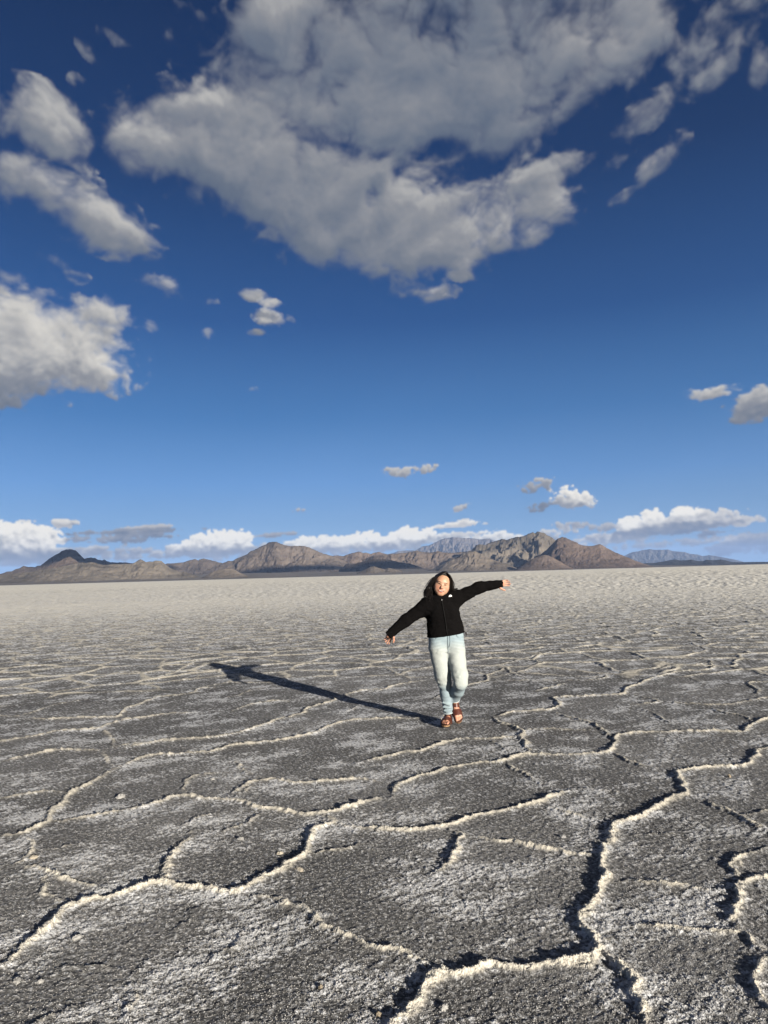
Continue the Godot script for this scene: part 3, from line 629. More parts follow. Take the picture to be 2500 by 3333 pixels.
				if ridge > 0.05:
					y += 0.004 * ridge * speck.get_noise_2d(x * 0.4, z * 0.4)
			if rr > 9.0:
				# farther out the same roughness, seen in larger and larger pieces
				var lf := smoothstep(9.0, 30.0, rr)
				y += lf * minf(0.0009 * rr, 0.20) * polar.get_noise_2d(log(rr) / 0.006, deg_to_rad(ang[j]) / 0.013 + 50.0)
			ground_v[k] = Vector3(x, y, z)
			ground_f[k] = fr
			uv[k] = Vector2(x, z)
			var tn := tone.get_noise_2d(x, z)
			var sp := speck.get_noise_2d(x, z)
			var c := dark_a.lerp(dark_b, clampf(0.36 + 0.8 * tn + 1.3 * sp, 0.0, 1.0))
			# white salt sits on the tops of the grains, dark mud shows between them
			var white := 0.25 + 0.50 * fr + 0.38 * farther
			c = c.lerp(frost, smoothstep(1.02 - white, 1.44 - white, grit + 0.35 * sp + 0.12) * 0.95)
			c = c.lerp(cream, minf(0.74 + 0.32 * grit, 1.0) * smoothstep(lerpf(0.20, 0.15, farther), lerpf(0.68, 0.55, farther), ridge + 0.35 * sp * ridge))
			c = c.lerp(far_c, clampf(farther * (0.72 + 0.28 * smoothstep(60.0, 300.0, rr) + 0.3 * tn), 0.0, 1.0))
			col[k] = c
	# ---- one sheet, closed in the middle
	var idx := PackedInt32Array()
	idx.resize((nr - 1) * (nc - 1) * 6 + (nc - 1) * 3)
	var at := 0
	for i in nr - 1:
		for j in nc - 1:
			var k := i * nc + j
			idx[at] = k
			idx[at + 1] = k + nc
			idx[at + 2] = k + 1
			idx[at + 3] = k + 1
			idx[at + 4] = k + nc
			idx[at + 5] = k + nc + 1
			at += 6
	ground_v[total] = Vector3.ZERO
	col[total] = dark_b
	for j in nc - 1:
		idx[at] = total
		idx[at + 1] = j
		idx[at + 2] = j + 1
		at += 3
	var nor := PackedVector3Array()
	nor.resize(total + 1)
	nor[total] = Vector3.UP
	for i in nr:
		var ia := maxi(i - 1, 0) * nc
		var ib := mini(i + 1, nr - 1) * nc
		for j in nc:
			var ja := j - 1 if j > 0 else nc - 2
			var jb := j + 1 if j < nc - 1 else 1
			var n := (ground_v[i * nc + jb] - ground_v[i * nc + ja]).cross(ground_v[ia + j] - ground_v[ib + j])
			if n.y < 0.0:
				n = -n
			nor[i * nc + j] = n.normalized()
	var m := tinted(0.88)
	m.metallic_specular = 0.35
	# grain: colour and fine relief, both in metres of ground
	var tex := NoiseTexture2D.new()
	tex.width = 768
	tex.height = 768
	tex.seamless = true
	tex.noise = noise(0.09, 4, FastNoiseLite.TYPE_SIMPLEX_SMOOTH, 31)
	(tex.noise as FastNoiseLite).fractal_gain = 0.8
	var ramp := Gradient.new()
	ramp.set_color(0, Color(0.76, 0.76, 0.76))
	ramp.set_color(1, Color(1.0, 1.0, 1.0))
	tex.color_ramp = ramp
	m.albedo_texture = tex
	var rel := noise(0.13, 4, FastNoiseLite.TYPE_SIMPLEX_SMOOTH, 32)
	rel.fractal_gain = 0.62
	m.heightmap_enabled = true
	m.heightmap_texture = ImageTexture.create_from_image(rel.get_seamless_image(1024, 1024))
	m.heightmap_scale = 0.5
	m.heightmap_deep_parallax = false
	m.uv1_scale = Vector3(0.83, 0.83, 1.0)
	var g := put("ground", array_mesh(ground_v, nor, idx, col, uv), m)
	tag(g, "cracked grey and white salt flat with cream ridges round its plates", "", "", "structure")

# ==================================================================== land beyond the salt
func crest_at(p: Array, az: float) -> float:
	for k in range(1, p.size() - 2, 2):
		if az <= p[k + 2]:
			var t: float = clampf((az - p[k]) / (p[k + 2] - p[k]), 0.0, 1.0)
			return lerpf(p[k + 1], p[k + 3], t)
	return p[p.size() - 1]

func build_land():
	var m := tinted(0.97)
	var looks := {
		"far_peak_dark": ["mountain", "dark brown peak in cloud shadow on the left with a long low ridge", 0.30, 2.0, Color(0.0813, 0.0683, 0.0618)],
		"pyramid_left": ["mountain", "sunlit brown cone in front of the dark left peak", 0.2, 2.0, Color(0.1073, 0.0878, 0.078)],
		"light_hills": ["mountain", "pale grey foothills with small knobs at the left shore", 0.34, 2.6, Color(0.1268, 0.117, 0.104)],
		"hills_mid": ["mountain", "low rounded brown hills between the left foothills and the central mountain", 0.25, 2.2, Color(0.0975, 0.0845, 0.0767)],
		"central": ["mountain", "broad flat topped grey brown mountain left of the woman", 0.28, 1.9, Color(0.1202, 0.1053, 0.0962)],
		"shoulder": ["mountain", "pointed brown hills running right from the flat topped mountain", 0.3, 1.8, Color(0.117, 0.0975, 0.0878)],
		"brown_hills": ["mountain", "low light brown hills below the blue mountain", 0.3, 2.4, Color(0.1202, 0.1021, 0.091)],
		"far_blue": ["mountain", "distant blue mountain behind the low brown hills", 0.3, 1.8, Color(0.104, 0.0975, 0.0943)],
		"right_massif": ["mountain", "craggy grey mountain with twin summits right of the woman", 0.4, 1.9, Color(0.1202, 0.1105, 0.0975)],
		"brown_pyramid": ["mountain", "reddish brown ridge sloping down to the right shore with a shaded left face", 0.28, 1.5, Color(0.1105, 0.0891, 0.0793)],
		"front_pyramid": ["mountain", "small brown pyramid hill in front of the craggy mountain", 0.22, 1.6, Color(0.1105, 0.091, 0.0813)],
		"front_spur": ["mountain", "rugged pale spur in front of the craggy mountain above the outstretched arm", 0.4, 1.8, Color(0.1268, 0.1137, 0.1008)],
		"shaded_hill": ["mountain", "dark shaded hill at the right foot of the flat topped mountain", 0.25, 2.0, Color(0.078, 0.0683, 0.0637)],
		"small_hill_right": ["mountain", "small grey mound before the shaded hill", 0.3, 2.2, Color(0.0975, 0.0878, 0.0793)],
		"small_hill_left": ["mountain", "small rocky mound at the left foot of the flat topped mountain", 0.35, 2.2, Color(0.1073, 0.0962, 0.0858)],
		"far_blue_right": ["mountain", "faint blue range far away on the right", 0.28, 1.8, Color(0.06, 0.06, 0.062)],
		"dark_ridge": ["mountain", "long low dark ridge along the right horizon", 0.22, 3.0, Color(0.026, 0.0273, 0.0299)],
	}
	var crag := noise(1.0 / 360.0, 5, FastNoiseLite.TYPE_SIMPLEX_SMOOTH, 41)
	crag.fractal_type = FastNoiseLite.FRACTAL_RIDGED
	crag.fractal_gain = 0.55
	var rough := noise(1.0 / 120.0, 4, FastNoiseLite.TYPE_SIMPLEX_SMOOTH, 42)
	var band := noise(1.0 / 26.0, 3, FastNoiseLite.TYPE_SIMPLEX_SMOOTH, 43)
	var wide := noise(1.0 / 900.0, 2, FastNoiseLite.TYPE_SIMPLEX_SMOOTH, 44)
	for key in CRESTS:
		var p: Array = CRESTS[key]
		var v := PackedVector3Array()
		var c := PackedColorArray()
		var idx := PackedInt32Array()
		var nu := 0
		var nv := 0
		if key == "apron":
			# the gravel fans that rise from the shore to the foot of the ranges
			nu = 420
			nv = 34
			for j in nu:
				var az := lerpf(-44.0, 44.0, j / (nu - 1.0))
				var el := crest_at(p, clampf(az, p[1], p[p.size() - 2]))
				var shore := 5500.0 + 350.0 * wide.get_noise_2d(az * 90.0, 7.0) + 1500.0 * smoothstep(10.0, 22.0, az)
				var top := 8300.0 + 900.0 * smoothstep(10.0, 22.0, az)
				var rise := maxf(top * tan(deg_to_rad(el)) + EYE, 6.0)
				for i in nv:
					var s := i / (nv - 1.0)
					var r := lerpf(shore, top, s) if s < 0.8 else lerpf(shore, top, 0.8) + (s - 0.8) * 18000.0
					var x := r * sin(deg_to_rad(az))
					var z := -r * cos(deg_to_rad(az))
					var y := rise * pow(clampf(s / 0.8, 0.0, 1.0), 1.25) + rough.get_noise_2d(x, z) * 5.0 * s - 0.6
					v.append(Vector3(x, y, z))
					var t := 0.5 + 0.5 * wide.get_noise_2d(x * 1.4, z * 0.5) + 0.25 * rough.get_noise_2d(x * 0.6, z * 0.25)
					c.append(Color(0.0878, 0.0793, 0.0702).lerp(Color(0.13, 0.117, 0.1027), clampf(t, 0.0, 1.0)))
		else:
			var look: Array = looks[key]
			var dist: float = p[0]
			var a0: float = p[1]
			var a1: float = p[p.size() - 2]
			var most := 0.0
			for k in range(2, p.size(), 2):
				most = maxf(most, p[k])
			var tall := dist * tan(deg_to_rad(most))
			var deep := clampf(tall * look[3], 250.0, 2600.0)
			nu = clampi(int((a1 - a0) * 24.0), 80, 460)
			nv = 64
			var turn: float = a0 * 13.0
			for j in nu:
				var u := j / (nu - 1.0)
				var az := lerpf(a0, a1, u)
				for i in nv:
					var s := -0.35 + 1.35 * i / (nv - 1.0)
					var r := dist - deep * s
					var x := r * sin(deg_to_rad(az))
					var z := -r * cos(deg_to_rad(az))
					var along := dist * deg_to_rad(az)
					var sp := crag.get_noise_3d(along + 90.0 * rough.get_noise_2d(x * 0.4, z * 0.4), r * 0.42, turn)
					var cu := crest_at(p, clampf(az + s * rad_to_deg(tall * 0.16 / dist) * wide.get_noise_2d(along * 1.5, r * 1.5 + turn), a0, a1))
					var hc := maxf(dist * tan(deg_to_rad(cu)) + EYE, 0.0)
					var f: float
					if s >= 0.0:
						f = 1.0 - pow(s, 1.0 - look[2] * 1.5 * clampf(sp, -0.6, 0.62))
						f = f * (0.78 + 0.22 * f)
					else:
						f = 1.0 + s * 2.4
					var edge := clampf(absf(s) * 9.0, 0.0, 1.0)
					var y: float = hc * f + hc * look[2] * 0.18 * edge * rough.get_noise_2d(x, z) * clampf(f * 3.0, 0.0, 1.0)
					y += hc * 0.02 * rough.get_noise_2d(x * 3.0, z * 3.0)
					if i == nv - 1 or i == 0 or j == 0 or j == nu - 1:
						y = -12.0
					v.append(Vector3(x, y, z))
					var base: Color = look[4]
					var b := band.get_noise_2d(along * 0.05, y + 22.0 * rough.get_noise_2d(x * 0.5, z * 0.5))
					var w := wide.get_noise_3d(x * 1.2, y * 3.0, z * 1.2)
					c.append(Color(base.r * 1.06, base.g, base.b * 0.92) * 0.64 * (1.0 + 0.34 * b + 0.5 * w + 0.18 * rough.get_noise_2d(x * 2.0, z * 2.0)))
		for j in nu - 1:
			for i in nv - 1:
				var k := j * nv + i
				if key == "apron":
					idx.append_array([k, k + 1, k + nv, k + nv, k + 1, k + nv + 1])
				else:
					idx.append_array([k, k + nv, k + 1, k + nv, k + nv + 1, k + 1])
		for k in c.size():
			c[k].a = 1.0
		var mesh := array_mesh(v, normals_of(v, idx), idx, c)
		if key == "apron":
			var o := put("gravel_slope", mesh, m)
			tag(o, "grey brown gravel slope between the salt and the foot of the mountains", "", "", "structure")
		else:
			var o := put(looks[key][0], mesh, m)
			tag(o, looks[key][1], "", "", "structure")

func build_clouds():
	# clouds beside and behind the viewer whose shadows lie on the foot of the ranges
	var away := Vector3(-sun_to.x, 0, -sun_to.z).normalized()
	var bump := noise(1.0 / 260.0, 4, FastNoiseLite.TYPE_SIMPLEX_SMOOTH, 61)
	var m := matte(Color(0.8, 0.8, 0.8), 1.0)
	var list := [
		[Vector3(-4092, 0, -9316), 760.0, 1000.0, "long flat cloud that shades the dark left peak"],
		[Vector3(-1434, 0, -8528), 235.0, 900.0, "thin narrow cloud that shades the foot of the flat topped mountain"],
		[Vector3(-205, 0, -8015), 320.0, 500.0, "small cloud that shades the hill below the brown slopes"]]
	for q in list:
		var centre: Vector3 = q[0] + sun_to * (2200.0 / sun_to.y)
		var v := PackedVector3Array()
		var idx := PackedInt32Array()
		var nu := 64
		var nv := 24
		var side := away.cross(Vector3.UP)
		for i in nv + 1:
			var th := PI * i / nv
			for j in nu + 1:
				var ph := TAU * (j % nu) / nu
				var d := Vector3(sin(th) * cos(ph), cos(th), sin(th) * sin(ph))
				var k := 1.0 + 0.45 * bump.get_noise_3dv(d * 420.0 + centre)
				v.append((away * d.x * q[1] + side * d.z * q[2] + Vector3.UP * d.y * (60.0 if d.y > 0.0 else 18.0)) * k)
		for i in nv:
			for j in nu:
				var a := i * (nu + 1) + j
				idx.append_array([a, a + 1, a + nu + 1, a + 1, a + nu + 2, a + nu + 1])
		var o := put("cloud", array_mesh(v, normals_of(v, idx), idx), m)
		o.position = centre
		tag(o, q[3], "cloud", "", "")

# ==================================================================== solid shapes from joints and radii
# a bone is [from, to, radius at from, radius at to, softness, stretch (Vector3), cutting planes ...]
func bone_at(b: Array, p: Vector3) -> float:
	var s: Vector3 = b[5]
	var q: Vector3 = (p - b[0]) / s
	var ba: Vector3 = (b[1] - b[0]) / s
	var t := clampf(q.dot(ba) / maxf(ba.length_squared(), 0.0000001), 0.0, 1.0)
	var d: float = (q.distance_to(ba * t) - lerpf(b[2], b[3], t)) * minf(s.x, minf(s.y, s.z))
	for k in range(6, b.size()):
		d = maxf(d, (b[k] as Plane).distance_to(p))
	return d

func field_at(bones: Array, p: Vector3, cuts: Array = []) -> float:
	var f := 1000.0
	for b in bones:
		var d := bone_at(b, p)
		var k: float = b[4]
		var h := maxf(k - absf(f - d), 0.0) / k
		f = minf(f, d) - h * h * k * 0.25
	for c in cuts:
		f = maxf(f, (c as Plane).distance_to(p))
	return f

func bone(a: Vector3, b: Vector3, ra: float, rb: float, k := 0.02, s := Vector3.ONE, cuts: Array = []) -> Array:
	var o := [a, b, ra, rb, k, s]
	o.append_array(cuts)
	return o

# surface nets over the joined bones; returns [vertices, indices]
func skin_over(bones: Array, cell: float, cuts: Array = [], wrinkle: FastNoiseLite = null, depth := 0.0) -> Array:
	var lo := Vector3.ONE * 1e9
	var hi := Vector3.ONE * -1e9
	for b in bones:
		var r: Vector3 = (b[5] as Vector3) * maxf(b[2], b[3]) + Vector3.ONE * (3.0 * cell + depth)
		lo = lo.min((b[0] as Vector3) - r).min((b[1] as Vector3) - r)
		hi = hi.max((b[0] as Vector3) + r).max((b[1] as Vector3) + r)
	var nx := int((hi.x - lo.x) / cell) + 2
	var ny := int((hi.y - lo.y) / cell) + 2
	var nz := int((hi.z - lo.z) / cell) + 2
	var f := PackedFloat32Array()
	f.resize(nx * ny * nz)
	f.fill(1000.0)
	for b in bones:
		var k: float = b[4]
		var r: Vector3 = (b[5] as Vector3) * maxf(b[2], b[3]) + Vector3.ONE * (2.0 * cell + depth + k * 0.5)
		var p0 := ((b[0] as Vector3).min(b[1]) - r - lo) / cell
		var p1 := ((b[0] as Vector3).max(b[1]) + r - lo) / cell
		var s: Vector3 = b[5]
		var inv := Vector3.ONE / s
		var ms := minf(s.x, minf(s.y, s.z))
		var a: Vector3 = b[0]
		var ba: Vector3 = ((b[1] as Vector3) - a) * inv
		var l2 := maxf(ba.length_squared(), 0.0000001)
		var ra: float = b[2]
		var rb: float = b[3]
		var planes: Array = b.slice(6)
		for iz in range(maxi(0, int(p0.z)), mini(nz, int(p1.z) + 1)):
			for iy in range(maxi(0, int(p0.y)), mini(ny, int(p1.y) + 1)):
				var row := (iz * ny + iy) * nx
				for ix in range(maxi(0, int(p0.x)), mini(nx, int(p1.x) + 1)):
					var p := lo + Vector3(ix, iy, iz) * cell
					var q := (p - a) * inv
					var t := clampf(q.dot(ba) / l2, 0.0, 1.0)
					var d: float = (q.distance_to(ba * t) - lerpf(ra, rb, t)) * ms
					for c in planes:
						d = maxf(d, (c as Plane).distance_to(p))
					var g := f[row + ix]
					var h := maxf(k - absf(g - d), 0.0) / k
					f[row + ix] = minf(g, d) - h * h * k * 0.25
	for iz in nz:
		for iy in ny:
			var row := (iz * ny + iy) * nx
			for ix in nx:
				var g := f[row + ix]
				if g > 0.05 or g < -0.05:
					continue
				var p := lo + Vector3(ix, iy, iz) * cell
				if wrinkle:
					g += depth * wrinkle.get_noise_3d(p.x, p.y * 2.0, p.z)
				for c in cuts:
					g = maxf(g, (c as Plane).distance_to(p))
				f[row + ix] = g
	var at := PackedInt32Array()
	at.resize(nx * ny * nz)
	at.fill(-1)
	var v := PackedVector3Array()
	var idx := PackedInt32Array()
	var corner := [Vector3(0, 0, 0), Vector3(1, 0, 0), Vector3(0, 1, 0), Vector3(1, 1, 0), Vector3(0, 0, 1), Vector3(1, 0, 1), Vector3(0, 1, 1), Vector3(1, 1, 1)]
	var step := [0, 1, nx, nx + 1, nx * ny, nx * ny + 1, nx * ny + nx, nx * ny + nx + 1]
	var edges := [[0, 1], [2, 3], [4, 5], [6, 7], [0, 2], [1, 3], [4, 6], [5, 7], [0, 4], [1, 5], [2, 6], [3, 7]]
	for iz in nz - 1:
		for iy in ny - 1:
			var row := (iz * ny + iy) * nx
			for ix in nx - 1:
				var k := row + ix
				var f0 := f[k]
				if f0 > 0.2 or f0 < -0.2:
					continue
				var neg := 0
				for c in 8:
					if f[k + step[c]] < 0.0:
						neg += 1
				if neg == 0 or neg == 8:
					continue
				var sum := Vector3.ZERO
				var n := 0
				for e in edges:
					var fa := f[k + step[e[0]]]
					var fb := f[k + step[e[1]]]
					if (fa < 0.0) != (fb < 0.0):
						sum += (corner[e[0]] as Vector3).lerp(corner[e[1]], fa / (fa - fb))
						n += 1
				at[k] = v.size()
				v.append(lo + (Vector3(ix, iy, iz) + sum / n) * cell)
	var dirs := [[1, nx, nx * ny], [nx, nx * ny, 1], [nx * ny, 1, nx]]
	for iz in range(1, nz - 1):
		for iy in range(1, ny - 1):
			var row := (iz * ny + iy) * nx
			for ix in range(1, nx - 1):
				var k := row + ix
				if at[k] < 0:
					continue
				var f0 := f[k]
				for d in 3:
					var f1 := f[k + dirs[d][0]]
					if (f0 < 0.0) == (f1 < 0.0):
						continue
					var a := at[k]
					var b := at[k - dirs[d][1]]
					var c := at[k - dirs[d][1] - dirs[d][2]]
					var e := at[k - dirs[d][2]]
					if a < 0 or b < 0 or c < 0 or e < 0:
						continue
					if f0 < 0.0:
						idx.append_array([a, c, b, a, e, c])
					else:
						idx.append_array([a, b, c, a, c, e])
	return [v, idx]

func smooth_mesh(got: Array, col := PackedColorArray()) -> ArrayMesh:
	var n := normals_of(got[0], got[1])
	return array_mesh(got[0], n, got[1], col)

func join(a: Array, b: Array) -> Array:
	var v: PackedVector3Array = a[0]
	var idx: PackedInt32Array = a[1]
	var first := v.size()
	v.append_array(b[0])
	for i in b[1]:
		idx.append(i + first)
	return [v, idx]

func moved(bones: Array, t: Transform3D) -> Array:
	# the same bones set down elsewhere (stretch must be even or lie along the axes)
	var out := []
	for b in bones:
		var o: Array = (b as Array).duplicate()
		o[0] = t * (b[0] as Vector3)
		o[1] = t * (b[1] as Vector3)
		for k in range(6, o.size()):
			o[k] = t * (b[k] as Plane)
		out.append(o)
	return out

# a round cord along points, thinning to its ends
func cord(pts: PackedVector3Array, radii: PackedFloat32Array, sides := 6) -> Array:
	var v := PackedVector3Array()
	var idx := PackedInt32Array()
	for i in pts.size():
		var d := (pts[mini(i + 1, pts.size() - 1)] - pts[maxi(i - 1, 0)]).normalized()
		var u := d.cross(Vector3(0.31, 0.2, 0.93)).normalized()
		var w := d.cross(u)
		for s in sides:
			var a := TAU * s / sides
			v.append(pts[i] + (u * cos(a) + w * sin(a)) * radii[i])
	for i in pts.size() - 1:
		for s in sides:
			var a := i * sides + s
			var b := i * sides + (s + 1) % sides
			idx.append_array([a, a + sides, b, b, a + sides, b + sides])
	return [v, idx]

# a thin strip that lies on a solid, seen from +z of frame t: points are (x, y, half width)
func strip_on(bones: Array, t: Transform3D, line: Array, proud: float, dense := 6) -> Array:
	var pts := []
	for i in line.size() - 1:
		var a: Vector3 = line[maxi(i - 1, 0)]
		var b: Vector3 = line[i]
		var c: Vector3 = line[i + 1]
		var d: Vector3 = line[mini(i + 2, line.size() - 1)]
		for k in dense:
			pts.append(b.cubic_interpolate(c, a, d, float(k) / dense))
	pts.append(line[line.size() - 1])
	var v := PackedVector3Array()
	var idx := PackedInt32Array()
	for i in pts.size():
		var p: Vector3 = pts[i]
		var q: Vector3 = (pts[mini(i + 1, pts.size() - 1)] as Vector3) - (pts[maxi(i - 1, 0)] as Vector3)
		var n := Vector2(-q.y, q.x).normalized() * p.z
		for s in 3:
			var x: float = p.x + n.x * (s - 1)
			var y: float = p.y + n.y * (s - 1)
			v.append(t * Vector3(x, y, front_of(bones, t, x, y) + proud + (0.35 * proud if s == 1 else -0.3 * proud)))
	for i in pts.size() - 1:
		for s in 2:
			var a := i * 3 + s
			idx.append_array([a, a + 3, a + 1, a + 1, a + 3, a + 4])
	return [v, idx]

func front_of(bones: Array, t: Transform3D, x: float, y: float) -> float:
	var z := 0.3
	for k in 60:
		var d := field_at(bones, t * Vector3(x, y, z))
		if d < 0.0004:
			break
		z -= maxf(d * 0.8, 0.0003)
	return z

func cloth(c: Color, scale: float, relief: float, rough := 1.0) -> StandardMaterial3D:
	var m := matte(c, rough)
	var n := noise(0.12, 3, FastNoiseLite.TYPE_SIMPLEX_SMOOTH, 77)
	m.heightmap_enabled = true
	m.heightmap_texture = ImageTexture.create_from_image(n.get_seamless_image(256, 256))
	m.heightmap_scale = relief
	m.uv1_triplanar = true
	m.uv1_scale = Vector3.ONE * scale
	return m

func plane_at(p: Vector3, n: Vector3) -> Plane:
	return Plane(n.normalized(), n.normalized().dot(p))

func hand_bones(t: Transform3D, flip: float) -> Array:
	# wrist at the origin, fingers along -y, palm faces +z, thumb on +x * flip
	var b := []
	b.append(bone(Vector3(0, 0.03, 0), Vector3(0, -0.02, 0), 0.024, 0.026, 0.012, Vector3(1, 1, 0.75)))
	b.append(bone(Vector3(0.010 * flip, -0.02, 0), Vector3(0.020 * flip, -0.075, 0.002), 0.017, 0.013, 0.012, Vector3(1, 1, 0.8)))
	b.append(bone(Vector3(-0.008 * flip, -0.02, 0), Vector3(-0.018 * flip, -0.072, 0.002), 0.017, 0.012, 0.012, Vector3(1, 1, 0.8)))
	b.append(bone(Vector3(0, -0.02, 0), Vector3(0, -0.078, 0.002), 0.017, 0.013, 0.012, Vector3(1, 1, 0.8)))
	var base_x := [0.028, 0.010, -0.009, -0.026]
	var long := [0.066, 0.074, 0.068, 0.054]
	var bend := [0.25, 0.32, 0.38, 0.45]
	for i in 4:
		var p := Vector3(base_x[i] * flip, -0.078 + 0.003 * absf(i - 1.2), 0.003)
		var dir := Vector3((base_x[i] * 2.6) * flip, -1, 0.06).normalized()
		for s in 3:
			var l: float = long[i] * [0.45, 0.31, 0.24][s]
			var q := p + dir * l
			b.append(bone(p, q, 0.0085 - 0.0008 * s, 0.0078 - 0.0009 * s, 0.003))
			p = q
			dir = dir.rotated(Vector3.RIGHT, -bend[i]).normalized()
	var tp := Vector3(0.022 * flip, -0.012, 0.006)
	for s in 3:
		var dir := [Vector3(0.75 * flip, -0.6, 0.35), Vector3(0.55 * flip, -0.8, 0.3), Vector3(0.35 * flip, -0.9, 0.3)][s] as Vector3
		var q: Vector3 = tp + dir.normalized() * [0.036, 0.028, 0.022][s]
		b.append(bone(tp, q, [0.013, 0.0105, 0.0095][s], [0.0105, 0.0095, 0.008][s], 0.006))
		tp = q
	return moved(b, t)

func foot_bones(t: Transform3D, flip: float) -> Array:
	# heel at the origin, toes along +z, flip = +1 when the big toe lies on +x
	var b := []
	b.append(bone(Vector3(0, 0.125, 0.035), Vector3(0, 0.06, 0.04), 0.034, 0.033, 0.02))
	b.append(bone(Vector3(0, 0.052, 0.03), Vector3(0, 0.060, 0.06), 0.028, 0.030, 0.02))
	b.append(bone(Vector3(0.004 * flip, 0.075, 0.07), Vector3(0.014 * flip, 0.048, 0.165), 0.030, 0.022, 0.02))
	b.append(bone(Vector3(-0.006 * flip, 0.058, 0.07), Vector3(-0.022 * flip, 0.042, 0.160), 0.028, 0.018, 0.02))
	var x := [0.030, 0.010, -0.006, -0.021, -0.034]
	var z0 := [0.165, 0.168, 0.164, 0.157, 0.148]
	var z1 := [0.222, 0.220, 0.212, 0.202, 0.190]
	var r := [0.0125, 0.0088, 0.0082, 0.0078, 0.0075]
	for i in 5:
		b.append(bone(Vector3(x[i] * flip * 0.9, 0.044, z0[i]), Vector3(x[i] * flip, 0.040 - 0.002 * i * 0.5, z1[i]), r[i] * 1.15, r[i], 0.004))
	return moved(b, t)

func sandal(person: Node3D, t: Transform3D, flip: float):
	var root := Node3D.new()
	root.name = "sandal"
	root.transform = t
	person.add_child(root, true)
	# outline of the sole, from the heel round the big toe and back
	var inner := [[-0.012, 0.012], [0.012, 0.014], [0.04, 0.026], [0.08, 0.028], [0.12, 0.030], [0.16, 0.042], [0.20, 0.046], [0.228, 0.038], [0.242, 0.018]]
	var outer := [[0.240, -0.002], [0.226, -0.024], [0.20, -0.042], [0.165, -0.050], [0.12, -0.044], [0.08, -0.036], [0.04, -0.032], [0.012, -0.018], [-0.008, -0.004]]
	var ring := PackedVector2Array()
	for q in inner + outer:
		ring.append(Vector2(q[1] * flip, q[0]))
	var layers := [[0.0, 0.97, "sole", Color(0.0195, 0.013, 0.0091)], [0.009, 1.0, "cork", Color(0.195, 0.1235, 0.065)], [0.021, 1.01, "footbed", Color(0.0488, 0.0195, 0.0117)], [0.0285, 0.985, "", Color()]]
	for k in 3:
		var v := PackedVector3Array()
		var idx := PackedInt32Array()
		var n := ring.size()
		for lv in [layers[k], [layers[k + 1][0] - 0.0004, layers[k][1] if k < 2 else 0.96]]:
			for q in ring:
				v.append(Vector3(q.x * lv[1], lv[0], 0.115 + (q.y - 0.115) * lv[1]))
		var mid := v.size()
		v.append(Vector3(0, layers[k][0], 0.115))
		v.append(Vector3(0, layers[k + 1][0] - 0.0004, 0.115))
		for i in n:
			var j := (i + 1) % n
			idx.append_array([i, n + i, j, j, n + i, n + j, mid, i, j, mid + 1, n + j, n + i])
		var w := PackedVector3Array()
		var widx := PackedInt32Array()
		for i in idx:
			widx.append(w.size())
			w.append(v[i])
		put(layers[k][2], array_mesh(w, normals_of(w, widx), widx), matte(layers[k][3], 0.8), root)
	# two broad leather bands arched over the foot, each with a buckle on the outer side
	var leather := matte(Color(0.0488, 0.0117, 0.0059), 0.45)
	leather.metallic_specular = 0.5
	for band in [[0.058, 0.104, 0.124, 0.042, 0.042], [0.122, 0.184, 0.089, 0.053, 0.052]]:
		var v := PackedVector3Array()
		var idx := PackedInt32Array()
		var n := 18
		for i in n + 1:
			var a := PI * i / n
			var x := cos(a)
			var hgt := sin(a)
			for e in 4:
				var z: float = band[0] if (e == 0 or e == 3) else band[1]
				# the front edge sits lower, as the instep falls
				var top: float = lerpf(band[2], band[2] - 0.030, 0.0 if (e == 0 or e == 3) else 1.0) if band[0] < 0.1 else lerpf(band[2], band[2] - 0.016, 0.0 if (e == 0 or e == 3) else 1.0)
				var wide: float = band[3] if (e == 0 or e == 3) else band[4]
				var thick := 0.0035 if e < 2 else 0.0
				v.append(Vector3(x * (wide + thick) * flip, 0.018 + (top - 0.018 + thick) * pow(hgt, 0.75), z - 0.012 * absf(x)))
		for i in n:
			for e in 4:
				var a := i * 4 + e
				var b := i * 4 + (e + 1) % 4
				idx.append_array([a, a + 4, b, b, a + 4, b + 4])
		var s := put("strap", array_mesh(v, normals_of(v, idx), idx), leather, root)
		s.mesh = array_mesh(v, normals_of(v, idx), idx)
		var zc: float = (band[0] + band[1]) * 0.5
		var at := Vector3(-flip * (band[3] * 0.80), 0.018 + (band[2] - 0.018) * 0.62, zc)
		var fr := PackedVector3Array()
		var rr := PackedFloat32Array()
		for q in [[-0.010, -0.012], [0.010, -0.012], [0.010, 0.012], [-0.010, 0.012], [-0.010, -0.012]]:
			fr.append(at + Vector3(-flip * 0.004 + q[0] * 0.5 * flip, q[0] * 0.8 + 0.004, q[1]))
			rr.append(0.0016)
		var bk := cord(fr, rr, 6)
		var steel := matte(Color(0.2925, 0.234, 0.143), 0.35)
		steel.metallic = 0.9
		put("buckle", array_mesh(bk[0], normals_of(bk[0], bk[1]), bk[1]), steel, s)

